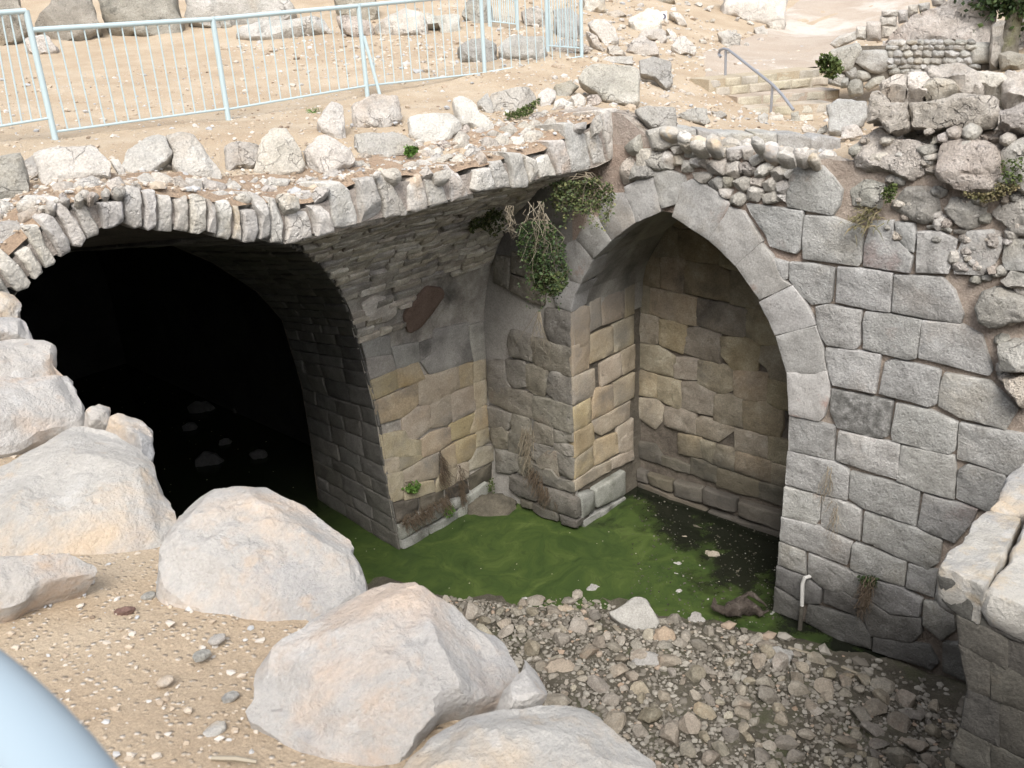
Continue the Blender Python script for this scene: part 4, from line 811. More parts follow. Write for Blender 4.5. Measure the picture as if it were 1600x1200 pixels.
# cut blocks and boulders around it
def thing_rock(name, pts, label, cat, mat, n=(-.6, -.5, .5), base=None, off=0., **kw):
    cx = sum(a for a, b in pts)/len(pts); by = max(b for a, b in pts)
    b = base or ground_hit(cx, by-1)
    v = (EYE-b); v.z = 0; v.normalize()
    nn = V(n) if n != 'cam' else V((v.x, v.y, .55))
    sz_ = math.sqrt(abs(area(Plane(b, nn).trace(pts)))); pl = Plane(b+v*(off+.16*sz_), nn)
    kw.setdefault('depth', .6*math.sqrt(abs(area(pl.trace(pts)))))
    return boulder(name, pl.trace(pts), pl, mat, label, cat, **kw)
thing_rock('cut_block', c5((60,800),(150,765),(380,770),(385,900),(320,980),(170,1060),(60,1030),(80,900)), 'large grey squared block standing at the foot of the steps', 'stone block', M_ASH, 'cam', dome=.03, rough=.02, chops=1, freq=4)
thing_rock('wedge_stone', c5((180,985),(290,985),(340,1050),(180,1085)), 'small pale wedge stone in front of the squared block by the steps', 'stone', M_RING, 'cam', off=.25)
thing_rock('broken_slab', c5((250,870),(380,830),(390,900),(330,960),(210,950)), 'whitish broken slab leaning on the squared block by the steps', 'stone', M_FORE, 'cam', off=.12, dome=.04)

low = tag(empty('low_wall', (10.8, 5.4, 4.8), 'low kerb wall of grey rectangular blocks below the stone steps', 'wall'))
k5 = lambda *p: T(1040, 60, 5, p)
ga, gb = ground_hit(1075, 208), ground_hit(1290, 236)
dv = gb-ga; PLK = Plane(ga, V((dv.y, -dv.x, 0)).normalized()*(1 if V((dv.y, -dv.x, 0)).dot(EYE-ga) > 0 else -1))
for q in [k5((105,700),(235,712),(245,775),(150,780),(105,750)), k5((260,715),(410,738),(415,805),(370,805),(260,770)), k5((415,742),(520,742),(520,810),(420,805)), k5((525,742),(690,752),(690,820),(530,810)), k5((690,738),(870,742),(870,850),(780,840),(690,810)), k5((880,748),(1060,748),(1140,785),(1125,895),(1000,880),(880,850)), k5((1140,790),(1200,760),(1370,785),(1370,880),(1240,910),(1130,900))]:
    stone('block', PLK.trace(q), PLK, M_ASH, low, depth=.4, bevel=.025, bulge=.015, rough=.014, n=28, rk=.1, grow=.006)

steps = tag(empty('stone_steps', (14.5, 7, 4.8), 'four worn yellowish stone steps climbing to the dusty path beside the handrail', 'steps'))
M_STEP = rockmat('step_stone', [(.3, (.36, .32, .255)), (.7, (.48, .445, .375))], 3, .7, [((.32, .28, .18), 2, .52, .7, .4)], vary=.1)
for i, ((x0, y0), (x1, y1), z) in enumerate([((1108, 125), (1282, 107), 5.28), ((1118, 137), (1296, 119), 5.16), ((1152, 152), (1312, 140), 5.03), ((1168, 169), (1302, 161), 4.91)]):
    pz = Plane((0, 0, z), (0, 0, 1), (0, 1, 0)); a, b = pz.at(x0, y0), pz.at(x1, y1)
    d = (b-a).normalized(); nf = V((d.y, -d.x, 0)); nf = nf if nf.dot(EYE-a) > 0 else -nf
    pf = Plane(a, nf); L = (b-a).length; k = 8; sgn = 1 if pf.uv(b)[0] > 0 else -1
    q = [a, b, b-nf*.5, a-nf*.5]
    vs = [p+V((0, 0, .002)) for p in q]+[p-V((0, 0, .3)) for p in q]
    step_ = mesh_obj('step', vs, [(0, 1, 2, 3), (0, 4, 5, 1), (1, 5, 6, 2), (2, 6, 7, 3), (3, 7, 4, 0)], M_PATH, steps, False)
    t = 0
    while t < L-.1:
        w_ = min(r.uniform(.28, .5), L-t)
        stone('step_stone', [(sgn*(t+.01), 0), (sgn*(t+w_-.01), 0), (sgn*(t+w_-.01), -.13), (sgn*(t+.01), -.13)], pf, M_STEP, step_, depth=.35, bevel=.02, bulge=.01, rough=.012, n=18, inner=(.5,), proud=r.uniform(-.01, .02)); t += w_
M_STEEL = mat_new('galvanised_steel'); M_STEEL[2].inputs['Base Color'].default_value = (.33, .34, .37, 1); M_STEEL[2].inputs['Metallic'].default_value = .6; M_STEEL[2].inputs['Roughness'].default_value = .5; M_STEEL = M_STEEL[0]
h0 = ground_hit(1133, 136); hd = (EYE-h0); hd.z = 0
ph = Plane(h0, hd); ph2 = ground_hit(1204, 179)
u_ = (ph2-h0); u_.z = 0; ph = Plane(h0, V((u_.y, -u_.x, 0)) if V((u_.y, -u_.x, 0)).dot(hd) > 0 else V((-u_.y, u_.x, 0)))
hr = tag(empty('handrail', h0, 'thin grey metal handrail sloping down beside the stone steps', 'handrail'))
mesh_obj('rail', *tube([ph.at(*q) for q in [(1126, 89), (1123, 84), (1125, 78), (1131, 76), (1138, 78), (1150, 87), (1207, 132), (1222, 148), (1240, 172)]], .022), M_STEEL, hr)
mesh_obj('post', *tube([ph.at(1134, 79), ph.at(1133, 138)], .02), M_STEEL, hr)
mesh_obj('post', *tube([ph.at(1207, 133), ph.at(1204, 181)], .02), M_STEEL, hr)

# ------------------------------------------------------------------ terraces and tree beyond the steps
ter = tag(empty('terrace_wall', ground_hit(1420, 112), 'terrace wall of small rounded grey stones beyond the ruined masonry', 'terrace wall'))
tb = ground_hit(1420, 112); d = (EYE-tb); d.z = 0
PT = Plane(tb, d)
PT.o = EYE + ray(1420, 112).normalized()*15.5; TQ = []
y = 64
while y < 112:
    h = r.uniform(6, 15); x = 1388+r.uniform(-6, 4)
    while x < 1515:
        w_ = r.uniform(8, 12)*r.choice([1, 1, 1.7, 2.2]); ph_ = r.random(); TQ.append([(x+w_/2+(w_/2+.6)*math.copysign(abs(math.cos(a+ph_))**.7, math.cos(a+ph_))*r.uniform(.85, 1.08), y+h/2+(h/2+.5)*math.copysign(abs(math.sin(a+ph_))**.7, math.sin(a+ph_))*r.uniform(.85, 1.1)+r.uniform(-.6, .6)) for a in lin(0, 5.6, 8)]); x += w_
    y += h
TQ += [c5((270,480),(330,400),(530,395),(550,520),(530,580),(400,570)), c5((1180,340),(1340,340),(1340,490),(1190,500)), c5((80,400),(300,340),(330,400),(270,480),(250,560),(100,560)), c5((200,560),(280,530),(300,610),(240,630)), c5((290,560),(380,560),(400,610),(340,640),(300,610)), c5((220,680),(250,620),(330,620),(340,740),(240,760)), c5((350,680),(420,610),(500,600),(520,650),(450,670),(390,710)), c5((170,620),(230,610),(220,680),(170,690)), c5((60,570),(200,590),(170,680),(70,660))]
for q in TQ: stone('stone', PT.trace(q), PT, r.choice([M_ASH, M_GREYROCK, M_GREYROCK]), ter, depth=.35, bevel=.05, bulge=.04, rough=.025, n=18, rk=.2, edge=.015, grow=.012, chops=3)
pq = PT.trace([(1345, 72), (1545, 70), (1560, 122), (1300, 130), (1295, 95)])
mesh_obj('mortar_bed', [PT(a, b, -.06) for a, b in pq], [tuple(range(len(pq)))], M_MORTD, ter, False)
bk = ['first', 'second', 'third', 'fourth', 'fifth', 'sixth', 'seventh', 'eighth']
PK = Plane(EYE + ray(1340, 60).normalized()*17, d)
kb = tag(empty('kerb_wall', PK.at(1345, 65), 'row of pale squared kerb blocks edging the dusty path', 'kerb'))
for q in [c5((80,345),(150,290),(280,250),(290,310),(130,380)), c5((290,215),(370,210),(360,315),(285,305)), c5((370,170),(480,180),(480,320),(370,320)), c5((480,130),(600,125),(600,205),(480,205)), c5((490,85),(610,80),(610,128),(490,125)), c5((615,85),(690,85),(690,170),(620,185)), c5((700,50),(770,40),(770,100),(700,140)), c5((780,35),(860,25),(855,80),(785,95)), c5((880,-10),(980,-10),(980,45),(890,50)), c5((490,200),(610,210),(600,300),(490,300))]:
    stone('kerb_block', PK.trace(q), PK, M_LEDGE, kb, depth=.45, bevel=.05, bulge=.03, rough=.03, n=26, rk=.12, edge=.02, grow=.01)
PM = Plane(EYE+ray(1450, 60).normalized()*16.2, (d.x, d.y, d.length*.9))
mnd = tag(boulder('rubble_bank', PM.trace(c5((430,330),(620,190),(700,120),(880,40),(1050,-60),(1400,-60),(1400,330),(1200,345),(1000,320),(800,320))), PM, M_CORE, depth=1.2, n=70, dome=.04, rough=.10, chops=3, edge=.08, freq=2.2), 'grey gravelly bank of loose rubble above the rounded stone terrace', 'rubble bank')
thing_rock('dark_rock', c5((1345,190),(1400,120),(1460,120),(1430,300),(1420,380),(1400,520),(1340,480)), 'dark upright rock face beside the tree trunk', 'rock', M_DARKROCK, 'cam', base=EYE+ray(1555, 95).normalized()*15.2, depth=.6, dome=.04)
thing_rock('shaded_rock', c5((1400,400),(1500,370),(1640,400),(1640,540),(1430,530)), 'low dark rock under the tree trunk', 'rock', M_DARKROCK, 'cam', base=EYE+ray(1580, 105).normalized()*15, depth=.7, dome=.06)
thing_rock('bank_rock', c5((1500,130),(1640,60),(1660,400),(1540,390),(1490,330)), 'brown earthy rock bank behind the tree trunk', 'rock', M_CORE, 'cam', base=EYE+ray(1590, 80).normalized()*17, depth=1.0, dome=.06)

# leaves
def leafmat(name, stops):
    m, nt, bs = mat_new(name); g = N(nt)
    ri = g.add('ShaderNodeNewGeometry').outputs['Random Per Island']
    nt.links.new(g.ramp(ri, stops), bs.inputs['Base Color']); bs.inputs['Roughness'].default_value = .6; bs.inputs['Specular IOR Level'].default_value = .25
    return m
M_LEAF = leafmat('ivy_leaf', [(0, (.03, .045, .016)), (.5, (.06, .08, .028)), (.85, (.11, .125, .045)), (1, (.2, .19, .09))])
M_DLEAF = leafmat('dark_leaf', [(0, (.018, .032, .012)), (.6, (.035, .06, .018)), (1, (.07, .10, .03))])
M_MOSS = leafmat('moss_leaf', [(0, (.04, .06, .015)), (.6, (.075, .105, .03)), (1, (.13, .15, .05))])
M_GREEN = leafmat('bright_leaf', [(0, (.06, .13, .02)), (1, (.13, .22, .05))])
M_DRY = leafmat('dry_stem', [(0, (.16, .13, .09)), (.6, (.26, .22, .16)), (1, (.38, .34, .27))])
M_BROWN = leafmat('brown_stem', [(0, (.06, .045, .03)), (1, (.16, .12, .085))])
M_OLIVE = leafmat('olive_blade', [(0, (.09, .09, .035)), (.6, (.16, .14, .07)), (1, (.27, .22, .13))])
def leaf_blob(pts, n, size, r, droop=.3):
    """leaf-sized folded faces scattered at the given points"""
    vs = []; fs = []
    for i in range(n):
        c = pts(r); d = V((r.gauss(0, 1), r.gauss(0, 1), r.gauss(0, .6)-droop)).normalized(); s = size*r.uniform(.55, 1.3)
        a = d.orthogonal().normalized(); a = (Matrix.Rotation(r.random()*6.28, 3, d) @ a); nrm = d.cross(a)
        b = len(vs)
        vs += [c, c+d*s*.5+a*s*.36+nrm*s*.1, c+d*s, c+d*s*.5-a*s*.36+nrm*s*.1]
        fs += [(b, b+1, b+2), (b, b+2, b+3)]
    return vs, fs
def poly_pts(pl, px, thick):
    q = pl.trace(px); x0, x1 = min(a for a, b in q), max(a for a, b in q); y0, y1 = min(b for a, b in q), max(b for a, b in q)
    def f(r):
        for _ in range(60):
            a, b = r.uniform(x0, x1), r.uniform(y0, y1)
            if inpoly(q, a, b): break
        k = fr(V((a*3, b*3, x0)), 1.0, 3)
        return pl(a, b, r.uniform(-.2, 1)*thick*(.6+k))
    return f
def plant(name, label, cat, pl, px, n, size, mat, thick, parent=None, seed=1, stems=0, stem_mat=None, part='foliage'):
    r = random.Random(seed); f = poly_pts(pl, px, thick)
    c = pl.at(sum(a for a, b in px)/len(px), min(b for a, b in px)+2)
    t = tag(empty(name, c, label, cat)) if parent is None else parent
    mesh_obj(part, *leaf_blob(f, n, size, r), mat, t, False)
    if stems:
        vs, fs = [], []
        for i in range(stems):
            b = f(r); p0 = c+V((r.uniform(-.05, .05),)*3); mid = p0.lerp(b, .5)+V((r.uniform(-.08, .08), r.uniform(-.08, .08), r.uniform(0, .06)))
            tube([p0, mid, b], [.006, .004, .002], 4, vs, fs)
        mesh_obj('stem', vs, fs, stem_mat or M_DRY, t)
    return t
def strands(name, starts, r, mat, parent, rad=.004):
    vs, fs = [], []
    for (p0, p1, wob) in starts:
        pts = []
        for k in range(7):
            t = k/6; pts.append(p0.lerp(p1, t)+V((r.uniform(-1, 1), r.uniform(-1, 1), r.uniform(-.3, .3)))*wob*(.3+t))
        tube(pts, [rad*(1-.7*k/6) for k in range(7)], 4, vs, fs)
    return mesh_obj(name, vs, fs, mat, parent)
# tree at the edge of the frame
tp = EYE+ray(1578, 92).normalized()*16.5; td = tp-EYE; td.z = 0; PTR = Plane(tp, -td)
tree = tag(empty('tree', tp, 'leaning tree trunk with dark green leaves at the picture corner by the terrace', 'tree'))
M_BARK = rockmat('bark', [(.3, (.12, .10, .075)), (.7, (.3, .26, .2))], 5, 1.2, [((.2, .2, .06), 3, .5, .7, .6)], vary=0, bdist=.05)
tpts = [PTR.at(*q) for q in [(1572, 100), (1576, 70), (1582, 40), (1588, 10), (1592, -30), (1600, -80)]]
vs, fs = tube(tpts, [.17, .13, .12, .11, .10, .07], 12)
mesh_obj('trunk', [V(q)+V((1, .5, .2))*.03*fr(V(q), 4) for q in vs], fs, M_BARK, tree)
r2 = random.Random(3); lv, lf = [], []
for q in [(1560, 4), (1580, -25), (1620, 0), (1598, 30), (1540, -40), (1650, -40)]:
    c_ = PTR.at(*q); tube([tpts[4], c_.lerp(tpts[4], .4)+V((0, 0, .1)), c_], [.05, .03, .01], 5, lv, lf)
mesh_obj('branch', lv, lf, M_BARK, tree)
cl_ = [(PTR.at(x, y), s) for x, y, s in [(1562, 0, .25), (1545, -30, .5), (1600, -40, .7), (1590, 8, .18), (1650, -10, .5), (1560, -70, .8)]]
mesh_obj('crown', *leaf_blob(lambda r: (lambda c: c[0]+V((r.gauss(0, .5), r.gauss(0, .5), r.gauss(0, .4)))*c[1])(r.choice(cl_)), 2600, .09, r2), M_DLEAF, tree, False)
PBU = Plane(EYE+ray(1300, 95).normalized()*15, d)
plant('bush', 'small grey-green bush at the corner of the top step', 'bush', PBU, [(1278, 100), (1282, 88), (1295, 84), (1312, 92), (1318, 108), (1300, 122), (1284, 112)], 700, .06, M_MOSS, .25, seed=5)

# ------------------------------------------------------------------ boulders of the ledge above the ring
LED = [
 (w1((-60,260),(0,240),(150,240),(190,290),(220,470),(200,560),(60,615),(-60,640)), 'bulky blue-grey boulder at the very end of the ledge by the frame edge', M_GREYROCK),
 (w1((185,300),(270,250),(300,330),(290,400),(230,440),(200,380)), 'small tan stone wedged between the blue-grey boulder and the flat-topped one', M_LEDGE),
 (w1((250,200),(380,180),(740,160),(830,270),(860,340),(840,430),(600,460),(400,480),(340,480),(280,330)), 'long flat-topped boulder with a shaded brown front on the ledge', M_LEDGE),
 (w1((850,300),(920,285),(980,370),(990,435),(930,420)), 'narrow pale sliver stone beside the long flat-topped boulder', M_RING),
 (w1((960,330),(1000,200),(1150,100),(1280,90),(1350,240),(1200,380),(1040,405)), 'smooth cream boulder half buried in the ledge dirt', M_LEDGE),
 ([(258,206),(285,205),(304,212),(344,262),(345,272),(306,278),(280,272),(268,255),(270,235)], 'pointed grey boulder leaning against the smooth cream one', M_LEDGE),
 (w2((360,280),(440,230),(620,260),(620,330),(580,420),(450,440),(380,490),(355,400)), 'pair-lobed grey rock with moss under its lower edge', M_LEDGE),
 (w2((640,220),(740,130),(830,150),(940,290),(985,400),(960,460),(830,500),(690,525),(580,470),(620,360)), 'big whitish pyramid-shaped boulder above the upright stones', M_LEDGE),
 (w2((990,310),(1100,190),(1150,170),(1240,240),(1350,310),(1380,380),(1330,420),(1130,520),(1000,430)), 'rounded boulder with a brown hollow, next to the whitish pyramid', M_LEDGE),
 ([(496,192),(505,170),(520,158),(535,165),(541,212),(530,217),(504,200)], 'upright tan rock standing in the dirt below the second fence post', M_LEDGE),
 (w3((60,180),(220,130),(400,150),(440,250),(440,310),(330,390),(200,370),(90,380)), 'blocky boulder at the foot of the fence brace', M_LEDGE),
 (w3((80,430),(380,405),(470,440),(550,510),(540,590),(250,625),(110,590)), 'wide grey boulder with a green tuft at its corner', M_GREYROCK),
 (w3((505,290),(640,270),(800,280),(900,340),(910,380),(800,480),(650,520),(510,430)), 'wedge boulder with a bright slanted top and brown front', M_LEDGE),
 (w3((850,150),(900,120),(1000,170),(1050,270),(1165,360),(1160,400),(1100,430),(1000,375),(920,360),(870,240)), 'elongated orange-stained boulder tilting down the ledge', M_RING),
 (w3((1040,170),(1110,120),(1140,200),(1160,260),(1130,285),(1050,210)), 'small grey oval stone squeezed beside the orange-stained boulder', M_GREYROCK),
 (w3((1140,120),(1260,90),(1400,80),(1500,110),(1510,160),(1400,230),(1290,280),(1150,250)), 'cream boulder with a band of green moss along its underside', M_LEDGE),
 (w4((410,330),(480,270),(545,300),(545,370),(480,430),(430,440)), 'squat tan stone just behind the mossy cream boulder', M_LEDGE),
 (w4((545,250),(650,220),(740,260),(680,310),(640,360),(560,360)), 'flat grey triangular stone near the end of the fence', M_GREYROCK),
 (w4((530,390),(590,365),(680,390),(680,420),(620,440),(540,450)), 'bright-topped stone with moss beneath, below the triangular stone', M_RING),
 (w4((660,340),(730,310),(785,370),(770,430),(700,430)), 'orange-brown lump of stone beside the large cut grey block', M_LEDGE),
 (w4((790,350),(870,330),(910,380),(870,420),(800,410)), 'pinkish rough stone under the large cut grey block', M_CORE),
 (w4((720,220),(760,140),(860,90),(1100,95),(1190,130),(1190,380),(1130,410),(950,390),(850,320)), 'large smooth cut grey block beyond the end of the fence', M_GREYROCK),
 (w4((905,70),(940,40),(1140,30),(1150,95),(920,92)), 'streaked grey block peeping over the large cut block', M_GREYROCK),
 (w4((1190,60),(1300,30),(1440,70),(1450,250),(1400,290),(1310,200),(1200,170)), 'rounded grey boulder between the large cut block and the slope', M_GREYROCK),
 (w4((1160,460),(1260,420),(1470,430),(1480,590),(1300,600),(1210,530)), 'square grey block with dark vertical streaks at the corner of the arch wall', M_GREYROCK),
 (k5((100,590),(200,540),(320,550),(350,640),(300,670),(170,640)), 'angular grey rock on the gravel below the handrail', M_GREYROCK),
 (k5((350,560),(430,560),(480,600),(400,625)), 'low flat grey stone behind the angular rock below the handrail', M_GREYROCK),
 (k5((720,610),(770,575),(810,590),(800,640),(740,660)), 'first rounded stone at the foot of the handrail post', M_GREYROCK),
 (k5((810,600),(920,590),(920,635),(810,650)), 'yellowish flat stone at the foot of the steps', M_STEP),
 (k5((985,570),(1040,565),(1050,640),(975,655)), 'upright grey stone where the handrail ends', M_GREYROCK),
 (k5((1045,600),(1150,590),(1150,630),(1040,655)), 'mossy yellow stone beside the handrail end', M_STEP),
 (k5((1060,700),(1120,670),(1190,710),(1160,745),(1080,730)), 'pale angular stone behind the kerb wall', M_LEDGE),
 (k5((1175,740),(1200,700),(1260,670),(1265,730),(1200,755)), 'grey triangular stone next to the squared block', M_GREYROCK)]
for i, (q, lab, mt) in enumerate(LED):
    base_ = Plane((8.5, 0, 0), (-1, 0, 0)).at(1025, 199) if i == 24 else None
    big = i in (21, 22, 23, 24); s = i < 16 or big
    thing_rock('boulder' if s else 'stone', q, lab, 'boulder' if s else 'stone', mt, 'cam' if i > 20 else (-.3, -.72, .62), base=base_, chops=1 if big else 6, tight=.5 if big else .9, dome=.02 if big else .07, rough=.03, freq=3.2, edge=.018, grow=.03)

# ------------------------------------------------------------------ boulders across the plaza and the slope
f0 = lambda *p: T(0, 0, 4.444, p)
f1 = lambda *p: T(340, 0, 4.444, p)
f2 = lambda *p: T(660, 0, 5.714, p)
f3 = lambda *p: T(900, 0, 4.444, p)
FAR = [
 (f0((-100,-160),(110,-140),(140,10),(180,80),(190,180),(140,240),(0,300),(-100,320)), 'dark weathered rock at the frame edge behind the first fence panel', M_DARKROCK, 1.2),
 (f0((225,180),(230,120),(340,10),(420,-160),(600,-160),(690,140),(720,180),(540,270),(440,285),(360,240)), 'dark pitted boulder shaped like a wedge behind the fence', M_DARKROCK, 1.2),
 (f0((640,-160),(1200,-160),(1250,60),(1280,120),(1265,240),(1100,250),(900,200),(760,170),(690,60)), 'broad dark boulder overhanging the plaza dirt', M_DARKROCK, 1.4),
 (f0((1285,120),(1290,-160),(1900,-160),(2080,40),(1990,120),(1700,170),(1500,180),(1400,165)), 'light grey sloping boulder next to the broad dark one', M_GREYROCK, 1.2),
 (f0((170,260),(230,215),(320,220),(400,320),(400,350),(260,380),(180,350)), 'small pale triangular stone alone on the plaza dirt', M_LEDGE, .4),
 (f1((20,130),(80,110),(100,180),(60,200),(20,180)), 'little buff stone by the top rail below the sloping boulder', M_LEDGE, .3),
 (f1((120,220),(150,150),(300,120),(500,130),(740,100),(800,200),(560,240),(380,270),(200,260)), 'low crumbly grey mound of broken rock behind the middle fence panel', M_GREYROCK, .7),
 (f1((1090,160),(1150,80),(1300,30),(1430,70),(1460,150),(1450,240),(1250,250),(1100,220)), 'big yellowish boulder behind the braced fence post', M_LEDGE, .8),
 (f1((780,-140),(1080,-140),(1120,100),(1030,150),(830,80)), 'dark rock peeping above the top rail near the braced post', M_DARKROCK, .8),
 (f1((820,80),(900,100),(1080,140),(1090,220),(940,260),(860,200)), 'reddish gravelly rock at the braced post', M_CORE, .5),
 (f2((40,100),(110,130),(330,110),(350,270),(170,290),(130,200),(40,200)), 'grey and tan boulder beside the yellowish one', M_GREYROCK, .7),
 (f2((350,100),(420,-60),(600,-60),(640,200),(480,215)), 'tall pale slab rock behind the third fence post', M_GREYROCK, .7),
 (f2((310,390),(380,340),(560,310),(650,340),(680,490),(640,540),(450,550),(330,510)), 'rounded mossy boulder on the plaza, the smaller of a touching pair', M_GREYROCK, .7),
 (f2((670,390),(700,330),(900,270),(1090,300),(1130,400),(1080,500),(900,530),(700,510)), 'long rounded mossy boulder on the plaza, the larger of a touching pair', M_GREYROCK, .8),
 (f2((1150,400),(1300,320),(1420,380),(1500,420),(1480,470),(1180,475)), 'low brown rock behind the end post of the fence', M_CORE, .5),
 (f2((1150,60),(1320,20),(1390,90),(1400,330),(1200,340)), 'upright pale rock behind the last fence panel', M_GREYROCK, .6),
 (f2((880,60),(1000,30),(1100,60),(1100,230),(900,240)), 'rough whitish rock behind the far gate panel', M_CORE, .6),
 (f3((80,140),(200,130),(280,190),(300,270),(200,300),(100,180)), 'slanting grey slab on the slope just past the fence end', M_LEDGE, .5),
 (f3((70,200),(150,240),(190,350),(110,290)), 'thin reddish slab leaning below the slanting grey slab', M_CORE, .4),
 (f3((360,130),(500,40),(590,70),(600,150),(570,220),(400,230)), 'large grey slope boulder next to the painted trail mark', M_LEDGE, .6),
 (f3((350,290),(460,230),(560,270),(590,370),(440,390),(350,340)), 'rounded pale boulder low on the slope above the cut block', M_LEDGE, .6),
 (f3((660,310),(700,240),(760,230),(830,310),(820,370),(720,385)), 'round brown-grey boulder alone on the gravel near the handrail', M_LEDGE, .6),
 (f3((640,80),(720,90),(770,170),(720,180)), 'dark slanting stone just past the painted trail mark', M_LEDGE, .4),
 (f3((620,190),(660,200),(700,260),(660,270)), 'thin tilted stone above the round brown-grey boulder', M_LEDGE, .3),
 (f3((1010,90),(1020,-140),(1480,-140),(1450,130),(1340,150),(1200,150),(1090,100)), 'tall grey outcrop at the head of the slope beside the path', M_LEDGE, 1.2),
 (f3((1230,190),(1310,160),(1340,240),(1250,250)), 'small grey stone at the path edge under the outcrop', M_LEDGE, .3),
 (f3((980,220),(1060,200),(1150,230),(1140,310),(1030,320)), 'flat pale stone sunk in the gravel above the handrail', M_LEDGE, .4),
 (f3((1320,150),(1460,120),(1450,210),(1350,210)), 'pale low stone where the outcrop meets the path', M_LEDGE, .5),
 (f3((160,80),(300,60),(360,90),(260,120)), 'flat tan stone high on the slope', M_CORE, .5),
 (f3((540,-60),(690,-60),(690,0),(640,20),(550,25)), 'dark stone at the picture top above the trail mark', M_DARKROCK, .5),
 (f3((40,-60),(200,-60),(210,60),(100,85),(50,50)), 'grey stone at the picture top past the fence end', M_LEDGE, .5),
 (f3((420,250),(450,200),(600,180),(640,240),(600,300),(560,265)), 'half buried grey boulder behind the rounded pale one', M_LEDGE, .5),
 (f3((210,310),(290,300),(350,345),(330,380),(220,385)), 'low light stone behind the streaked grey block', M_LEDGE, .3)]
for q, lab, mt, dep in FAR:
    thing_rock('boulder', q, lab, 'boulder', mt, 'cam', depth=dep, chops=6, dome=.09, rough=.06, freq=2.0, edge=.045)
M_WHITE = mat_new('white_paint'); M_WHITE[2].inputs['Base Color'].default_value = (.8, .8, .78, 1); M_WHITE = M_WHITE[0]
M_BLK = mat_new('dark_paint'); M_BLK[2].inputs['Base Color'].default_value = (.12, .12, .16, 1); M_BLK = M_BLK[0]
gm = ground_hit(1036, 40); pm = Plane(gm+(EYE-gm).normalized()*.1, EYE-gm)
tm = tag(empty('trail_mark', pm.at(1036, 34), 'small white painted trail marker plate with a dark bent arrow on the slope', 'trail marker'))
stone('plate', pm.trace(f3((572,85),(632,74),(634,140),(590,148))), pm, M_WHITE, tm, depth=.05, bevel=.008, rough=.003, n=16, rk=.06)
q = pm.trace(f3((606,92),(622,100),(628,118),(614,134),(604,130),(614,118),(610,106),(600,100)))
mesh_obj('arrow_mark', [pm(a, b, .03) for a, b in q]+[pm(a, b, .0) for a, b in q], [tuple(range(8))]+[(i, (i+1) % 8, 8+(i+1) % 8, 8+i) for i in range(8)], M_BLK, tm, False)

# ------------------------------------------------------------------ fences
M_BLUE = mat_new('pale_blue_paint'); M_BLUE[2].inputs['Base Color'].default_value = (.42, .52, .55, 1); M_BLUE[2].inputs['Roughness'].default_value = .45; M_BLUE = M_BLUE[0]
PF = Plane((0, 9.25, 0), (0, -1, 0))
fence = tag(empty('fence', PF.at(357, 187), 'pale blue metal picket fence along the top of the ledge', 'fence'))
POST = [((86, 214), (40, 16)), ((357, 189), (332, 27)), ((574, 152), (560, 6)), ((758, 116), (750, -14)), ((911, 95), (905, -32))]
for a, b in POST:
    a, b = PF.at(*a), PF.at(*b); b.x = a.x = (a.x+b.x)/2
    mesh_obj('post', *tube([a-V((0, 0, .12)), b], .028, 10), M_BLUE, fence)
PAN = [((-150, 31), (40, 17), (-150, 222), (80, 184)), ((46, 47), (332, 30), (86, 206), (353, 170)), ((332, 30), (560, 9), (355, 171), (573, 134)), ((560, 9), (751, -9), (573, 134), (758, 114)), ((751, -9), (905, -27), (758, 113), (911, 88))]
for (t0, t1, b0, b1), np_ in zip(PAN, (13, 14, 13, 13, 11)):
    T0, T1, B0, B1 = [PF.at(*q) for q in (t0, t1, b0, b1)]
    mesh_obj('top_rail', *tube([T0, T1], .024, 10), M_BLUE, fence); mesh_obj('bottom_rail', *tube([B0, B1], .012, 8), M_BLUE, fence)
    for k in range(1, np_+1):
        f = k/(np_+1); mesh_obj('picket', *tube([T0.lerp(T1, f), B0.lerp(B1, f)], .0075, 6), M_BLUE, fence)
bt = PF.at(566, 56)-V((0, .03, 0)); bb = ground_hit(594, 150); mesh_obj('brace', *tube([bt, bb], .02, 8), M_BLUE, fence)
far = tag(empty('far_fence', ground_hit(856, 82), 'short pale blue gate panel with close pickets standing behind the fence end', 'fence'))
fp = [ground_hit(765, 42), ground_hit(809, 47), ground_hit(856, 82), PF.at(905, 86)]
for p in fp[:3]: mesh_obj('post', *tube([p-V((0, 0, .1)), p+V((0, 0, 1.15))], .03, 8), M_BLUE, far)
for a, b, k in ((fp[0], fp[1], 14), (fp[2], fp[3], 12), (fp[1], fp[2], 0)):
    if k == 0: continue
    mesh_obj('rail', *tube([a+V((0, 0, 1.1)), b+V((0, 0, 1.1))], .02, 8), M_BLUE, far); mesh_obj('rail', *tube([a+V((0, 0, .1)), b+V((0, 0, .1))], .012, 8), M_BLUE, far)
    for i in range(1, k): mesh_obj('picket', *tube([a.lerp(b, i/k)+V((0, 0, .1)), a.lerp(b, i/k)+V((0, 0, 1.1))], .008, 6), M_BLUE, far)
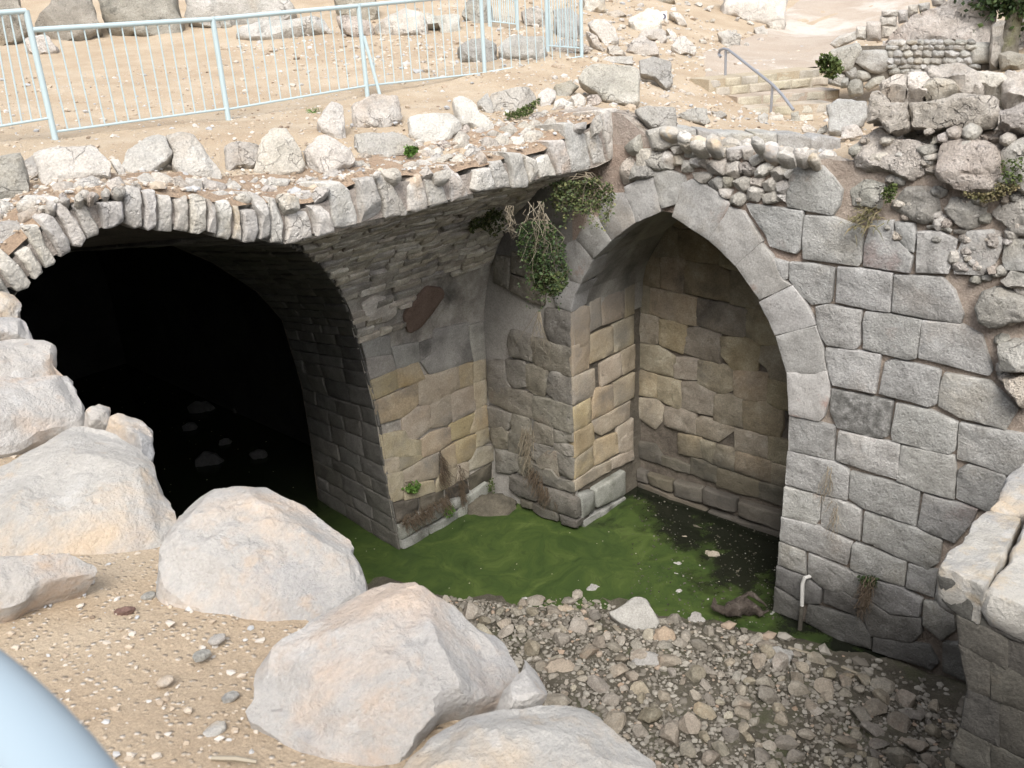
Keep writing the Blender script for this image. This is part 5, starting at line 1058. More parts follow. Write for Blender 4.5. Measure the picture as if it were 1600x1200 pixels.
# railing right in front of the viewer
M_RAIL = mat_new('pale_rail_paint'); M_RAIL[2].inputs['Base Color'].default_value = (.30, .37, .42, 1); M_RAIL[2].inputs['Roughness'].default_value = .5; M_RAIL = M_RAIL[0]
PZ = Plane((0, 0, 6.17), (0, 0, 1), (0, 1, 0))
hp = [PZ.at(*q) for q in [(-440, 864), (-220, 957), (-72, 1060), (-20, 1105), (27, 1153), (73, 1207), (115, 1265), (180, 1370), (280, 1580)]]
nr = tag(empty('near_railing', hp[4]-V((0, 0, 1.1)), 'thick pale blue handrail tube close to the viewer, out of focus', 'railing'))
mesh_obj('rail', *tube(hp, .032, 20), M_RAIL, nr)
for p in (hp[0], hp[-1]): mesh_obj('post', *tube([p, V((p.x, p.y, terr(p.x, p.y)-.1))], .025, 10), M_BLUE, nr)

# ------------------------------------------------------------------ big pale boulders on the near bank
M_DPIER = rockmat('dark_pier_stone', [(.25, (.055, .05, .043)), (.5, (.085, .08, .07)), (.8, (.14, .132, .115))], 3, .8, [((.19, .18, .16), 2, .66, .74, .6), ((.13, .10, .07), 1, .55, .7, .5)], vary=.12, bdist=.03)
def near_rock(pts, z, nrm, label, depth=.55, cat='boulder', **kw):
    cx = sum(a for a, b in pts)/len(pts); cy = sum(b for a, b in pts)/len(pts)
    pz = Plane((0, 0, z), (0, 0, 1), (0, 1, 0)); c = pz.at(cx, cy)
    pl = Plane(c, nrm, (0, 1, .0)); k = dict(depth=depth, n=160, dome=.012, rough=.030, chops=13, freq=2.6, edge=.024, maxtilt=60, grow=.025, tight=.45, fine=.007, sharp=24); k.update(kw)
    q = pl.trace(pts); pl.o += pl.n*.06
    return boulder('boulder', q, pl, M_FORE, label, cat, **k)
near_rock([(-40,505),(0,498),(45,500),(54,530),(0,530),(-40,532)], 5.08, (.1, -.5, .86), 'small pale block at the top of the near bank stack', .3, n=60)
near_rock([(-40,470),(0,463),(22,466),(33,488),(30,502),(5,503),(-40,505)], 5.12, (.1, -.5, .86), 'topmost little white stone touching the vault edge', .3, n=60)
near_rock([(-40,535),(0,526),(65,532),(80,548),(83,575),(108,588),(60,604),(0,608),(-40,612)], 5.08, (.1, -.45, .86), 'flat whitish boulder, third from the top of the near bank stack', .35, n=80)
near_rock([(-60,612),(0,597),(50,600),(110,588),(118,610),(132,642),(125,660),(70,674),(20,692),(-60,705)], 5.02, (.15, -.45, .86), 'pale boulder with an orange patch, overhanging the dark tunnel', .4, n=90)
near_rock([(165,668),(215,657),(240,680),(238,718),(237,738),(205,700)], 4.90, (.3, -.2, .9), 'small beige stone jutting over the tunnel behind the largest boulder', .3, n=60)
near_rock([(130,655),(150,640),(166,648),(168,668),(140,668)], 4.92, (.3, -.2, .9), 'tiny beige stone wedged above the largest boulder', .2, n=40)
near_rock([(-80,735),(0,718),(60,682),(120,655),(170,665),(210,690),(245,740),(278,790),(255,850),(200,882),(130,892),(60,882),(-80,890)], 5.04, (.02, -.30, .95), 'largest smooth pale boulder of the near bank', .6, seed=311)
near_rock([(270,790),(290,765),(340,750),(390,748),(430,765),(490,790),(545,830),(565,868),(575,905),(560,927),(500,957),(470,972),(430,975),(340,957),(280,937),(250,900),(245,850)], 5.02, (-.04, -.30, .95), 'rounded pale boulder with a grey side in the middle of the bank', .6, seed=322)
near_rock([(388,1097),(410,1040),(440,1000),(500,965),(560,920),(600,897),(640,912),(670,935),(720,945),(780,975),(810,1010),(817,1060),(800,1077),(760,1087),(700,1102),(670,1132),(640,1178),(620,1210),(520,1190),(450,1152),(420,1122)], 5.06, (-.10, -.36, .92), 'big cream boulder with orange patches nearest the middle of the bank', .6, seed=333)
near_rock([(790,1080),(812,1042),(840,1052),(862,1080),(845,1105),(800,1102)], 4.98, (.4, -.2, .8), 'small brown-edged stone stuck to the big cream boulder', .3, n=60)
near_rock([(630,1178),(680,1127),(760,1102),(830,1092),(900,1085),(930,1105),(980,1150),(1010,1185),(1040,1215),(1080,1300),(700,1340),(590,1240)], 5.03, (-.06, -.30, .95), 'pale grey-white boulder cut off by the lower picture edge', .6, seed=344)
near_rock([(-100,885),(0,890),(60,885),(130,897),(133,908),(90,922),(50,940),(20,960),(-100,975)], 5.07, (-.02, -.35, .92), 'flat pale slab lying on the dirt below the largest boulder', .18, n=80, seed=355)
# blocky pier with a pale top at the right
pier = tag(empty('end_pier', (5.5, .5, 0), 'wall end with a bright flat top and dark block face in the lower picture corner', 'wall pier'))
ZP = 3.75
PP = Plane((0, 0, ZP), (0, 0, 1), (0, 1, 0)); c0 = PP.at(1468, 893); PE = Plane((c0.x, 0, 0), (-1, 0, 0))
TOPS = [[(1466,892),(1479,860),(1497,850),(1522,807),(1545,785),(1600,800),(1575,860),(1540,925),(1535,922)], [(1540,925),(1580,862),(1605,800),(1720,800),(1760,1010),(1640,963),(1600,946)], [(1547,783),(1557,775),(1572,735),(1600,713),(1700,640),(1800,700),(1720,798),(1605,798)]]
for q in TOPS: boulder('top_stone', PP.trace(q), PP, M_FORE, parent=pier, depth=.3, n=90, dome=.0, rough=.018, chops=0, freq=3.5, edge=.02, tight=.35)
e1 = lambda *p: T(1380, 840, 3.333, p)
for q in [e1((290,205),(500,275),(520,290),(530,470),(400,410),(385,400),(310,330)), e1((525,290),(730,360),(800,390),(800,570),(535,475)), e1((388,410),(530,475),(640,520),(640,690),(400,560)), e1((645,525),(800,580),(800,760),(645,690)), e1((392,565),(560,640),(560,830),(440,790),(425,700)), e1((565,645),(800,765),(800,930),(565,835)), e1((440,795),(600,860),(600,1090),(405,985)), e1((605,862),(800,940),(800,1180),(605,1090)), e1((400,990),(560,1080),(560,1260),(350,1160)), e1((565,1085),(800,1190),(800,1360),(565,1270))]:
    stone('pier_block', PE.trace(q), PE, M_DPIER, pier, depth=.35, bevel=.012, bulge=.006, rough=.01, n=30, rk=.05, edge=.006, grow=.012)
mesh_obj('pier_core', [V((c0.x+x, y, z)) for x in (.06, 3.6) for y in (-.7, c0.y-.22) for z in (-.3, ZP-.2)], [(0, 1, 3, 2), (4, 6, 7, 5), (0, 4, 5, 1), (2, 3, 7, 6), (1, 5, 7, 3), (0, 2, 6, 4)], M_MORTD, pier, False)

# ------------------------------------------------------------------ plants on the masonry
PIV = Plane((8.1, 0, 0), (-1, -.15, .1))
iv = plant('ivy', 'green ivy clump spilling from under the last upright stones above the arch', 'ivy', PIV, [(862, 290), (885, 280), (915, 283), (935, 275), (955, 285), (962, 305), (945, 320), (925, 335), (900, 325), (875, 310)], 1000, .036, M_LEAF, .16, seed=31, stems=12)
PIV2 = Plane((8.05, 0, 0), (-1, -.2, .0))
iv2 = plant('hanging_ivy', 'dark ivy curtain with pale bare roots hanging beside the arch', 'ivy', PIV2, [(812, 350), (835, 340), (862, 345), (880, 365), (884, 400), (890, 430), (884, 452), (860, 460), (835, 450), (832, 425), (818, 395)], 1700, .034, M_DLEAF, .18, seed=33, stems=10)
mesh_obj('leaf_tips', *leaf_blob(poly_pts(PIV2, [(835, 425), (886, 425), (890, 445), (862, 462), (836, 452)], .2), 500, .04, random.Random(3)), M_LEAF, iv2, False)
def trails(pl, px, n, L, size, mat, parent, seed, lift=.08):
    r = random.Random(seed); f = poly_pts(pl, px, .12); vs, fs = [], []; lv, lf = [], []
    for i in range(n):
        p = f(r); pts = [p]; d = V((r.gauss(0, .35), r.gauss(0, .35), -.9))
        for k in range(8): p = p+d.normalized()*L*r.uniform(.06, .16)+pl.n*.004; d += V((r.gauss(0, .3), r.gauss(0, .3), -.1)); pts.append(p.copy())
        tube(pts, [.0025*(1-.09*k) for k in range(9)], 4, vs, fs)
        for q in pts:
            for k in range(3):
                c = q+V((r.gauss(0, .02), r.gauss(0, .02), r.gauss(0, .02))); s_ = size*r.uniform(.4, 1.2); dd = V((r.gauss(0, 1), r.gauss(0, 1), r.gauss(-.3, .7))).normalized(); a = dd.orthogonal().normalized(); b = len(lv)
                lv += [c, c+dd*s_*.5+a*s_*.34, c+dd*s_, c+dd*s_*.5-a*s_*.34]; lf += [(b, b+1, b+2), (b, b+2, b+3)]
    mesh_obj('vine', vs, fs, M_BROWN, parent); mesh_obj('trailing_leaves', lv, lf, mat, parent, False)
trails(PIV, [(850, 285), (900, 278), (960, 285), (965, 310), (900, 330)], 26, .38, .042, M_LEAF, iv, 71)
trails(PIV2, [(806, 350), (870, 345), (892, 420), (885, 455), (830, 440)], 34, .38, .038, M_DLEAF, iv2, 72)
r = random.Random(8); st = []
for i in range(14):
    x0 = 852+r.gauss(0, 9); a = PIV2(*PIV2.uv(PIV2.at(x0, 312+r.uniform(-6, 10))), .2)
    if i < 13: x1, y1 = 848+r.gauss(0, 22), 345+r.uniform(0, 60)
    else: x1, y1 = 856+r.gauss(0, 4), r.uniform(420, 500)
    b = PIV2(*PIV2.uv(PIV2.at(x1, y1)), .24); st.append((a, b, .06))
for i in range(10):
    a = PIV2(*PIV2.uv(PIV2.at(854+r.gauss(0, 2), 480)), .16); b = PIV2(*PIV2.uv(PIV2.at(852+r.gauss(0, 16), 530+r.uniform(0, 35))), .14); st.append((a, b, .03))
strands('root', st, r, M_DRY, iv2, .0035)
st = [(PIV2(*PIV2.uv(PIV2.at(822+r.gauss(0, 4), 312)), .3), PIV2(*PIV2.uv(PIV2.at(824+r.gauss(0, 7), 350+r.uniform(0, 15))), .3), .05) for i in range(10)]
strands('root', st, r, M_DRY, iv2, .004)
PV3 = Plane(vb(*vb_hit(755, 345), .03), (-.2, -.8, -.5))
plant('fern', 'small yellowish green plant hanging from the vault soffit', 'plant', PV3, [(735, 330), (765, 318), (782, 325), (775, 345), (765, 360), (748, 352), (738, 366), (728, 350)], 700, .042, M_LEAF, .18, seed=41, stems=14)
def tuft(name, label, base, nrm, n, h, spread, mat, seed, cat='grass tuft', leaf=False):
    r = random.Random(seed); t = tag(empty(name, base, label, cat)); vs, fs = [], []; nrm = V(nrm).normalized(); a = nrm.orthogonal().normalized(); b_ = nrm.cross(a)
    for i in range(n):
        o = base+(a*r.gauss(0, 1)+b_*r.gauss(0, 1))*spread; d = (nrm+V((r.gauss(0, .5), r.gauss(0, .5), r.gauss(0, .4)))).normalized(); L = h*r.uniform(.4, 1.1); sdv = d.orthogonal().normalized()*.004
        k = len(vs); m1 = o+d*L*.55; m2 = o+d*L+V((0, 0, -L*.35)); vs += [o-sdv*1.3, o+sdv*1.3, m1+sdv, m1-sdv, m2]; fs += [(k, k+1, k+2, k+3), (k+3, k+2, k+4)]
    mesh_obj('blades', vs, fs, mat, t, False)
    return t
tuft('grass_tuft', 'yellow dry grass tuft growing over the top of the grey block wall', P_WALL(*P_WALL.uv(P_WALL.at(1355, 340)), .03), (-1, 0, .5), 130, .15, .07, M_OLIVE, 51)
plant('moss', 'green moss in the gap between two rough stones of the ruined masonry', 'moss', Plane((XW-.08, 0, 0), (-1, 0, 0)), [(1378, 300), (1392, 285), (1404, 288), (1400, 305), (1385, 318)], 260, .028, M_MOSS, .03, seed=52)
plant('moss', 'dry green moss under the biggest overhanging rough stone of the ruin', 'moss', Plane((XW-.1, 0, 0), (-1, 0, 0)), [(1500, 302), (1545, 300), (1560, 285), (1600, 290), (1570, 305), (1540, 318)], 360, .028, M_OLIVE, .03, seed=53)
plant('moss', 'moss patch by the edge of the frame on the ruined masonry', 'moss', Plane((XW-.1, 0, 0), (-1, 0, 0)), [(1560, 250), (1600, 245), (1600, 285), (1570, 290)], 200, .028, M_MOSS, .03, seed=54)
pg = ground_hit(828, 182); plg = Plane(pg+V((-.03, -.12, .05)), (-.2, -.9, .3))
plant('moss', 'green moss fringe under the cream boulder on the ledge', 'moss', plg, w3((1240,290),(1310,270),(1400,230),(1510,165),(1510,210),(1440,290),(1350,320),(1260,320)), 700, .026, M_MOSS, .03, seed=55)
pg = ground_hit(640, 240); plg = Plane(pg+V((-.04, -.16, .05)), (-.2, -.9, .3))
plant('green_tuft', 'small bright green plant at the corner of the wide grey boulder', 'plant', plg, w3((470,545),(545,540),(550,590),(510,620),(465,605)), 420, .028, M_GREEN, .08, seed=56)
tuft('green_sprig', 'tiny green sprig in the dirt beside the upright tan rock', ground_hit(494, 176), (0, 0, 1), 60, .12, .05, M_GREEN, 57, 'sprig')
pb = Plane((0, YB-.13, 0), (0, -1, .1))
plant('weed', 'small leafy weed rooted in the tan buttress wall', 'weed', pb, u2((560,510),(580,480),(640,470),(700,460),(680,520),(620,560)), 170, .05, M_GREEN, .10, seed=58, stems=8)
plant('weed', 'bright green weed on the plinth at the foot of the buttress', 'weed', pb, u2((940,690),(990,670),(1040,700),(1020,760),(960,790)), 160, .035, M_GREEN, .12, seed=59, stems=6)
plant('weed', 'thin green creeper in the inner corner beside the buttress', 'weed', pb, u2((1370,440),(1400,400),(1420,450),(1400,560),(1360,520)), 130, .03, M_MOSS, .08, seed=60)
def drygrass(name, label, pl, px, n, L, mat, seed, down=True):
    r = random.Random(seed); f = poly_pts(pl, px, .05); t = tag(empty(name, f(r), label, 'dry plants')); st = []
    for i in range(n):
        a = f(r); st.append((a, a+V((r.gauss(0, .04), r.gauss(0, .04), -L*r.uniform(.4, 1.2) if down else L*r.uniform(.4, 1.2)))+pl.n*r.uniform(.02, .12), .02))
    strands('stems', st, r, mat, t, .004)
drygrass('dry_growth', 'brown withered growth hanging along the foot of the tan buttress', pb, u2((500,800),(620,740),(800,650),(960,560),(1000,500),(960,640),(760,760),(560,850)), 260, .16, M_BROWN, 61)
drygrass('dry_streak', 'dark withered strands in a wide vertical joint of the buttress', pb, u2((900,160),(960,230),(980,330),(970,440),(900,430),(890,250)), 90, .18, M_BROWN, 62)
drygrass('dry_streak', 'dark withered strands running down the last joint near the inner corner', pb, u2((1070,260),(1110,300),(1140,480),(1130,620),(1110,640),(1070,420)), 80, .18, M_BROWN, 63)
pp = Plane((XW-.05, 0, 0), (-1, 0, 0))
drygrass('dry_vine', 'pale dry vine stems trailing down the dark pier face', pp, q2((430,40),(520,0),(560,120),(520,300),(470,300),(430,200)), 70, .30, M_DRY, 64)
drygrass('dry_vine', 'brown twiggy tangle low on the pier face above the plinth', pp, q2((480,380),(560,400),(640,520),(700,640),(760,700),(640,640),(520,480)), 110, .2, M_BROWN, 65)
drygrass('dry_vine', 'few dry stems on a block low beside the arch jamb', pp, a4((360,30),(400,30),(400,160),(360,160)), 14, .3, M_DRY, 66)
drygrass('dry_vine', 'thin dry stems on the small block beside the jamb', pp, a4((400,250),(450,250),(440,380),(390,380)), 16, .22, M_DRY, 67)
drygrass('dark_growth', 'dark withered plant growing from a joint low in the grey block wall', pp, a4((580,720),(680,720),(660,800),(640,880),(600,900),(590,800)), 90, .2, M_BROWN, 68)
plant('moss', 'dark green moss above the withered plant low in the block wall', 'moss', pp, a4((570,715),(690,730),(670,790),(600,780)), 240, .03, M_DLEAF, .06, seed=69)

# ------------------------------------------------------------------ pool floor: mound, rubble, driftwood, pipe
def rockmesh(seed, sub=2, flat=.7):
    import bmesh
    r = random.Random(seed); bm = bmesh.new(); bmesh.ops.create_icosphere(bm, subdivisions=sub, radius=1)
    cl = []
    for k in range(13):
        d = V((r.gauss(0, 1), r.gauss(0, 1), r.gauss(0, 1))).normalized(); cl.append((d, r.uniform(.5, .85)))
    sx, sy, sz = r.uniform(.75, 1.25), r.uniform(.6, 1), r.uniform(.4, .8)*flat/.7; so = V((r.random()*99, 3, 5))
    for v in bm.verts:
        p = v.co.copy()
        for d, o in cl:
            e = p.dot(d)-o
            if e > 0: p -= d*e
        p *= 1+.10*MN.fractal(p*2.2+so, .9, 2, 3)
        v.co = V((p.x*sx, p.y*sy, p.z*sz))
    me = bpy.data.meshes.new('rubble'); bm.to_mesh(me); bm.free(); me.materials.append(M_RUB); return me
RM = [rockmesh(i) for i in range(14)]
RS = [rockmesh(40+i, 1) for i in range(8)]
SM = [rockmesh(70+i) for i in range(6)]
for me in SM: me.materials[0] = M_LEDGE
REG = [Plane((0, 0, .1), (0, 0, 1), (0, 1, 0)).at(*q) for q in [(700, 925), (800, 935), (890, 915), (1000, 950), (1090, 975), (1215, 1000), (1330, 1060), (1505, 1120), (1500, 1240), (1250, 1300), (900, 1300), (740, 1120), (670, 960)]]
REG = [(p.x, p.y) for p in REG]
rx = (min(a for a, b in REG), max(a for a, b in REG)); ry = (min(b for a, b in REG), max(b for a, b in REG))
r = random.Random(99); placed = []; grid = {}
def try_place(x, y, s, k=.62):
    c = (int(x/.3), int(y/.3))
    for i in (-1, 0, 1):
        for j in (-1, 0, 1):
            for (a, b, t) in grid.get((c[0]+i, c[1]+j), ()):
                if (a-x)**2+(b-y)**2 < (k*(s+t))**2: return False
    grid.setdefault(c, []).append((x, y, s)); return True
GRP = 'loose rubble stones on the pool floor'
cnt = 0
for tries in range(9000):
    if cnt >= 292: break
    x, y = r.uniform(*rx), r.uniform(*ry)
    if not inpoly(REG, x, y): continue
    fade = cnt/292; s = .11*(1-fade)**1.6+.042+r.uniform(0, .018)
    if not try_place(x, y, s): continue
    o = bpy.data.objects.new('rubble_stone', RM[r.randrange(14)]); COL.objects.link(o)
    o.location = (x, y, bed_z(x, y)+s*.22); o.rotation_euler = (r.uniform(-.5, .5), r.uniform(-.5, .5), r.random()*6.3); o.scale = (s, s, s)
    tag(o, 'loose grey angular rubble stone lying on the drained part of the pool floor', 'stone', GRP); cnt += 1
def scatter_mesh(name, pts, protos, mat, kind='stuff'):
    """many small stones joined into one mesh: pts = (location, size)"""
    VV = []; FF = []; base = 0
    pv = [(np.array([v.co[:] for v in me.vertices]), [tuple(p.vertices) for p in me.polygons]) for me in protos]
    for (loc, s) in pts:
        a, f = pv[r.randrange(len(pv))]; an = r.random()*6.28; ca, sa = math.cos(an), math.sin(an)
        b = a*s; q = np.stack([b[:, 0]*ca-b[:, 1]*sa, b[:, 0]*sa+b[:, 1]*ca, b[:, 2]], 1)+np.array(loc[:])
        VV.append(q); FF += [tuple(i+base for i in t) for t in f]; base += len(q)
    me = bpy.data.meshes.new(name); me.from_pydata(np.concatenate(VV).tolist(), [], FF); me.materials.append(mat)
    o = bpy.data.objects.new(name, me); COL.objects.link(o); return tag(o, kind=kind)
pts = []
for tries in range(60000):
    x, y = r.uniform(*rx), r.uniform(*ry)
    if not inpoly(REG, x, y): continue
    s = r.choice([.012, .016, .022, .028, .034, .04, .046])*r.uniform(.7, 1.3)
    if s > .022 and not try_place(x, y, s, .55): continue
    pts.append((V((x, y, bed_z(x, y)+s*.2)), s))
    if len(pts) > 8000: break
for tries in range(9000):
    x, y = r.uniform(1.6, 8.2), r.uniform(-.7, 6.0)
    if inpoly(REG, x, y) or bed_z(x, y) < .02: continue
    s = r.choice([.02, .03, .045, .06, .09])*r.uniform(.7, 1.3)
    if try_place(x, y, s, .55): pts.append((V((x, y, bed_z(x, y)+s*.2)), s))
m, nt, bs = mat_new('small_rubble'); g = N(nt); nt.links.new(g.ramp(g.add('ShaderNodeNewGeometry').outputs['Random Per Island'], [(0, (.12, .105, .085)), (.5, (.24, .218, .182)), (.9, (.36, .335, .29)), (1, (.34, .25, .18))]), bs.inputs['Base Color']); bs.inputs['Roughness'].default_value = .9
M_SRUB = m
scatter_mesh('small_rubble', pts, RS, M_SRUB)
pts = []
for tries in range(900):
    q = Plane((0, 0, 0), (0, 0, 1), (0, 1, 0)).at(r.uniform(985, 1215), r.uniform(775, 985))
    if in_hole(q.x, q.y) or q.x > 8.3:
        pts.append((V((q.x, q.y, max(bed_z(q.x, q.y), 0)+.004)), r.choice([.006, .008, .012, .018])*r.uniform(.6, 1.2)))
m, nt, bs = mat_new('wet_debris'); g = N(nt); nt.links.new(g.ramp(g.add('ShaderNodeNewGeometry').outputs['Random Per Island'], [(0, (.03, .028, .02)), (.75, (.075, .068, .05)), (.93, (.14, .13, .10)), (1, (.32, .31, .28))]), bs.inputs['Base Color'])
scatter_mesh('wet_debris', pts, RS, m)
def bed_rock(px, py, w, h, lab, mat, name='stone', z=0.0, cat='stone'):
    p = Plane((0, 0, z), (0, 0, 1), (0, 1, 0)).at(px, py); p.z = max(bed_z(p.x, p.y), -.03)
    v = EYE-p; v.z = 0; v.normalize(); pl = Plane(p+V((0, 0, h*.2)), (v.x*.6, v.y*.6, .8)); rr = random.Random(int(px)); q = []
    for k in range(8): an = k*PI/4+rr.uniform(-.2, .2); q.append((math.cos(an)*w*.5*rr.uniform(.8, 1.1), math.sin(an)*h*.5*rr.uniform(.8, 1.1)))
    return tag(boulder(name, q, pl, mat, depth=.5*h+.06, n=28, chops=5, rough=.02, freq=5), lab, cat)
M_PRUB = rockmat('pale_rubble', [(.2, (.26, .25, .23)), (.8, (.45, .43, .4))], 6, .7, vary=.1)
M_ORUB = rockmat('orange_rubble', [(.2, (.26, .21, .165)), (.8, (.40, .33, .26))], 6, .7, vary=.1)
for px, py, w, h, lab, mt in [(1028, 885, .13, .07, 'flat pale stone sticking up from the algae, nearest the green water middle', M_PRUB), (1060, 882, .13, .12, 'round pale stone in the algae, the upper of two close ones', M_PRUB), (1056, 898, .14, .09, 'oblong pale stone in the algae just below the round one', M_PRUB), (1070, 840, .14, .12, 'grey stone in the dark water towards the recess', M_RUB), (1112, 868, .2, .14, 'dim grey stone half sunk in the dark water by the arch jamb', M_RUB),
   (927, 921, .2, .13, 'pale lumpy stone at the algae shoreline', M_PRUB), (1106, 940, .1, .1, 'small pale stone in the bright green algae near the driftwood', M_PRUB), (1088, 972, .2, .18, 'rounded grey stone at the edge of the algae', M_PRUB), (885, 955, .22, .13, 'reddish stone on the mud near the shoreline', M_ORUB), (1060, 926, .07, .1, 'small upright white stone between mud and algae', M_PRUB), (820, 936, .14, .08, 'whitish stone on the dark mud close to the pale boulder', M_PRUB), (1040, 1018, .26, .26, 'orange tinted angular stone among the grey rubble', M_ORUB), (905, 1000, .26, .26, 'tall dark sided stone in the rubble near the big slab', M_RUB), (1010, 1060, .3, .25, 'largest light stone in the middle of the rubble', M_PRUB), (1215, 1050, .28, .24, 'light rounded stone in the rubble toward the block wall', M_PRUB), (875, 1075, .34, .22, 'brownish flat stone at the foot of the near boulders', M_ORUB)]:
    bed_rock(px, py, w, h, lab, mt)
sp = Plane((0, 0, .16), (0, 0, 1), (0, 1, 0)).at(990, 975); PSL = Plane(sp, (-.45, -.4, .8))
tag(boulder('slab', PSL.trace(T(800, 780, 2, [(300, 352), (390, 305), (420, 310), (470, 383), (462, 410), (400, 422), (335, 392)])), PSL, M_PRUB, depth=.25, n=44, dome=.03, rough=.02, chops=2), 'biggest flat light slab tilted on the rubble by the shoreline', 'stone slab')
wp = Plane((0, 0, .05), (0, 0, 1), (0, 1, 0)); wl = [wp.at(*q) for q in [(1130, 962), (1150, 958), (1172, 955), (1186, 962), (1201, 964)]]
M_WOOD = rockmat('driftwood', [(.3, (.035, .028, .022)), (.6, (.10, .085, .07)), (.8, (.2, .18, .16))], 9, 1.2, vary=0, bdist=.04)
dw = tag(empty('driftwood', wl[0], 'dark gnarled driftwood log lying in the green algae by the wall', 'driftwood'))
def knotty(pts, rr, amp, nm):
    vs, fs = tube(pts, rr, 14); mesh_obj(nm, [q+V((MN.noise(q*9), MN.noise(q*9+V((5, 0, 0))), MN.noise(q*9+V((0, 5, 0)))))*amp for q in vs], fs, M_WOOD, dw)
def along(pts, n, z):
    out = []
    for i in range(n):
        t = i/(n-1)*(len(pts)-1); k = min(int(t), len(pts)-2); out.append(pts[k].lerp(pts[k+1], t-k)+V((0, 0, z)))
    return out
knotty(along(wl, 14, .06), [.05, .075, .085, .08, .09, .075, .07, .06, .05, .04, .03, .025, .02, .01], .05, 'log')
knotty(along([wl[0], wl[0]+V((-.06, .08, .06)), wl[0]+V((-.05, .10, .16))], 6, .06), [.05, .045, .04, .03, .02, .01], .03, 'stub')
knotty(along([wl[1]+V((0, 0, .04)), wp.at(1166, 947)+V((0, 0, .12)), wp.at(1182, 950)+V((0, 0, .10)), wp.at(1196, 958)+V((0, 0, .02))], 9, .06), [.045, .04, .035, .03, .028, .022, .018, .012, .006], .03, 'branch')
PPI = Plane((XW-.10, 0, 0), (-1, 0, 0))
M_PIPE = mat_new('white_plastic'); M_PIPE[2].inputs['Base Color'].default_value = (.62, .61, .58, 1); M_PIPE = M_PIPE[0]
pi_ = tag(empty('drain_pipe', PPI.at(1248, 985), 'thin white drain pipe, grimy at the bottom, standing against the block wall', 'pipe'))
mesh_obj('pipe', *tube([PPI.at(1259, 908)-V((-.12, 0, 0)), PPI.at(1257, 903), PPI.at(1254, 912), PPI.at(1253, 946)], .022, 10), M_PIPE, pi_)
mesh_obj('grimy_length', *tube([PPI.at(1253, 946), PPI.at(1249, 990)], .024, 10), M_PIER, pi_)
for pxs, lab in (([(1248, 1001), (1275, 1008), (1296, 1014)], 'pale stick lying on the mud below the drain pipe'), ([(1330, 1030), (1355, 1040), (1368, 1043)], 'second shorter stick on the mud along the wall foot')):
    tag(mesh_obj('stick', *tube([wp.at(*q)+V((-.25, 0, .06)) for q in pxs], [.018, .015, .008], 6), M_DRY), lab, 'stick')
dp = wp.at(788, 790); r3 = random.Random(4)
tag(boulder('earth_mound', [(math.cos(a)*.36*(1+.15*math.sin(3*a)), math.sin(a)*.26) for a in lin(0, 5.8, 12)], Plane((7.95, 7.95, .04), (-.45, -.45, .75)), M_DIRTYST, depth=.3, n=40, dome=.15, rough=.05, freq=6), 'small dark heap of silt and twigs in the water at the inner corner', 'silt heap')

# ------------------------------------------------------------------ pebbles on the dirt (uncountable), a few single ones
pts = []
for i in range(3000):
    x, y = r.uniform(-.3, 1.5), r.uniform(.9, 4.2)
    if in_hole(x, y): continue
    s = min(.017, .0035*math.exp(abs(r.gauss(0, .85)))); pts.append((V((x, y, terr_pt(x, y).z+s*.15)), s))
SLG = 'small loose stones scattered on the gravel slope'
SREG = [(915, 95), (925, 20), (1000, 5), (1120, 5), (1230, 30), (1190, 70), (1120, 100), (1150, 150), (1215, 182), (1180, 195), (1060, 190), (1020, 150), (1000, 110)]
rs = random.Random(15); k = 0
for tries in range(4000):
    if k >= 130: break
    x, y = rs.uniform(905, 1240), rs.uniform(2, 196)
    if not inpoly(SREG, x, y): continue
    p = ground_hit(x, y); sz = rs.uniform(3, 8.5)*(p-EYE).length/CAM_F; k += 1
    o = bpy.data.objects.new('slope_stone', SM[rs.randrange(6)]); COL.objects.link(o); o.location = p+V((0, 0, sz*.2)); o.scale = (sz, sz, sz*.8); o.rotation_euler = (rs.uniform(-.4, .4), rs.uniform(-.4, .4), rs.random()*6.3)
    tag(o, 'small pale loose stone on the gravel slope between the fence end and the path', 'stone', SLG)
m, nt, bs = mat_new('pebble'); g = N(nt); nt.links.new(g.ramp(g.add('ShaderNodeNewGeometry').outputs['Random Per Island'], [(0, (.16, .115, .08)), (.05, (.33, .26, .19)), (.4, (.43, .36, .28)), (.75, (.5, .46, .41)), (.92, (.36, .37, .38)), (1, (.58, .55, .5))]), bs.inputs['Base Color']); bs.inputs['Roughness'].default_value = .9
M_PEB = m
scatter_mesh('gravel', pts, RS, M_PEB)
pts = []
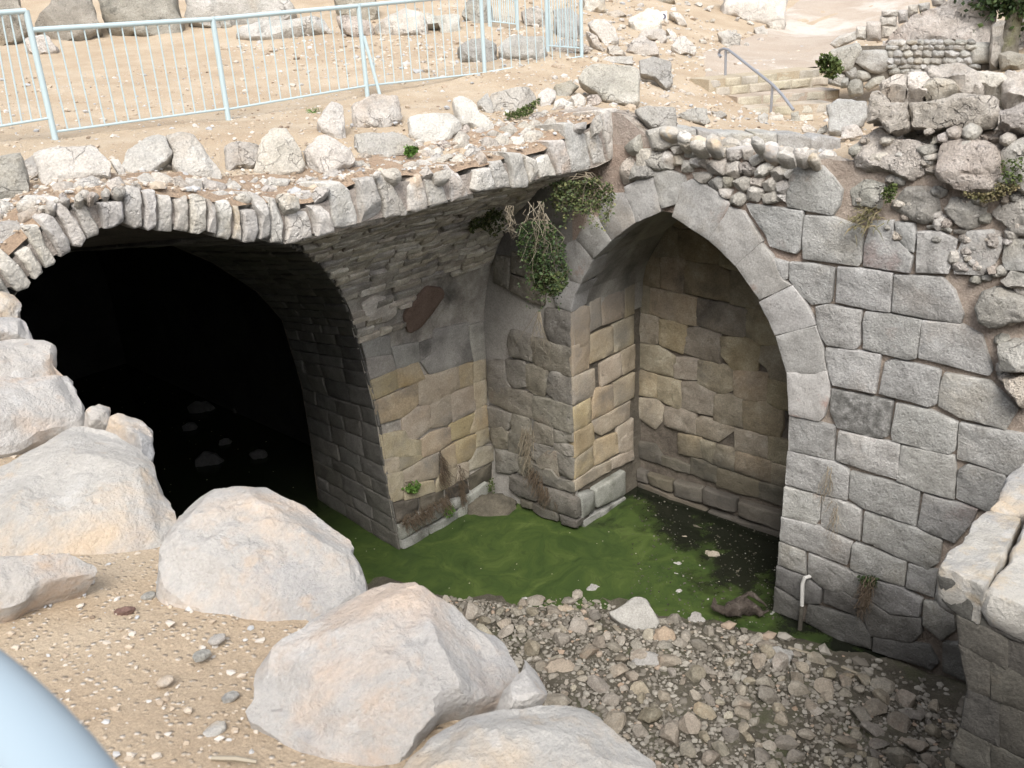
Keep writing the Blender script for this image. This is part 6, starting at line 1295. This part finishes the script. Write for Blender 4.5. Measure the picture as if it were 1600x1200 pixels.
for i in range(9000):
    a = r.random()
    if a < .45: x, y = r.uniform(1, 12), r.uniform(6.5, 14)
    else: x, y = r.uniform(9, 20), r.uniform(4.2, 15)
    if in_hole(x, y): continue
    s = min(.09, (.008 if a < .45 else .016)*math.exp(abs(r.gauss(0, .7)))); pts.append((V((x, y, terr_pt(x, y).z+s*.1)), s))
scatter_mesh('plaza_gravel', pts, RS, M_PEB)
pts = []
for i in range(1500):
    x = r.uniform(1.9, 8.2); y = 6.22+abs(r.gauss(0, .6)); s = min(.07, .012*math.exp(abs(r.gauss(0, .6)))); z = terr(x, y)+.02
    pts.append((V((x, y, z+s*.1)), s))
scatter_mesh('ledge_gravel', pts, RS, M_PEB)
def gp(px, py): return ground_hit(px, py, .8)
for px, py, w, lab, mt in [(315, 1025, .035, 'blue-grey flat pebble in the middle of the near dirt', M_GREYROCK), (338, 1000, .03, 'whitish pebble just above the blue-grey one', M_FORE), (258, 1065, .03, 'cream pebble below the blue-grey one', M_FORE), (361, 1088, .028, 'grey rounded pebble beside the big cream boulder', M_GREYROCK), (335, 1142, .035, 'flat beige pebble near the lower picture edge', M_FORE), (232, 932, .03, 'bluish pebble near the rounded boulder', M_GREYROCK)]:
    p = gp(px, py); q = [(math.cos(a)*w*rnd.uniform(.7, 1.1), math.sin(a)*w*.7) for a in lin(0, 5.4, 7)]
    tag(boulder('pebble', q, Plane(p+V((0, 0, .006)), (0, 0, 1), (0, 1, 0)), mt, depth=.012, n=20, dome=.12, rough=.003, chops=3, edge=.004), lab, 'pebble')
p = gp(195, 958); tag(boulder('pine_cone', [(math.cos(a)*.032, math.sin(a)*.014) for a in lin(0, 5.6, 9)], Plane(p+V((0, 0, .01)), (0, 0, 1), (.5, 1, 0)), M_RED, depth=.015, n=26, dome=.3, rough=.006, freq=60, chops=0, edge=.004), 'small brown dry cone lying on the near dirt', 'cone')
tag(mesh_obj('twig', *tube([gp(332, 1190)+V((0, 0, .01)), gp(370, 1193)+V((0, 0, .014)), gp(402, 1196)+V((0, 0, .01))], [.006, .007, .005], 6), M_DRY), 'thin dry twig on the dirt at the lower picture edge', 'twig')
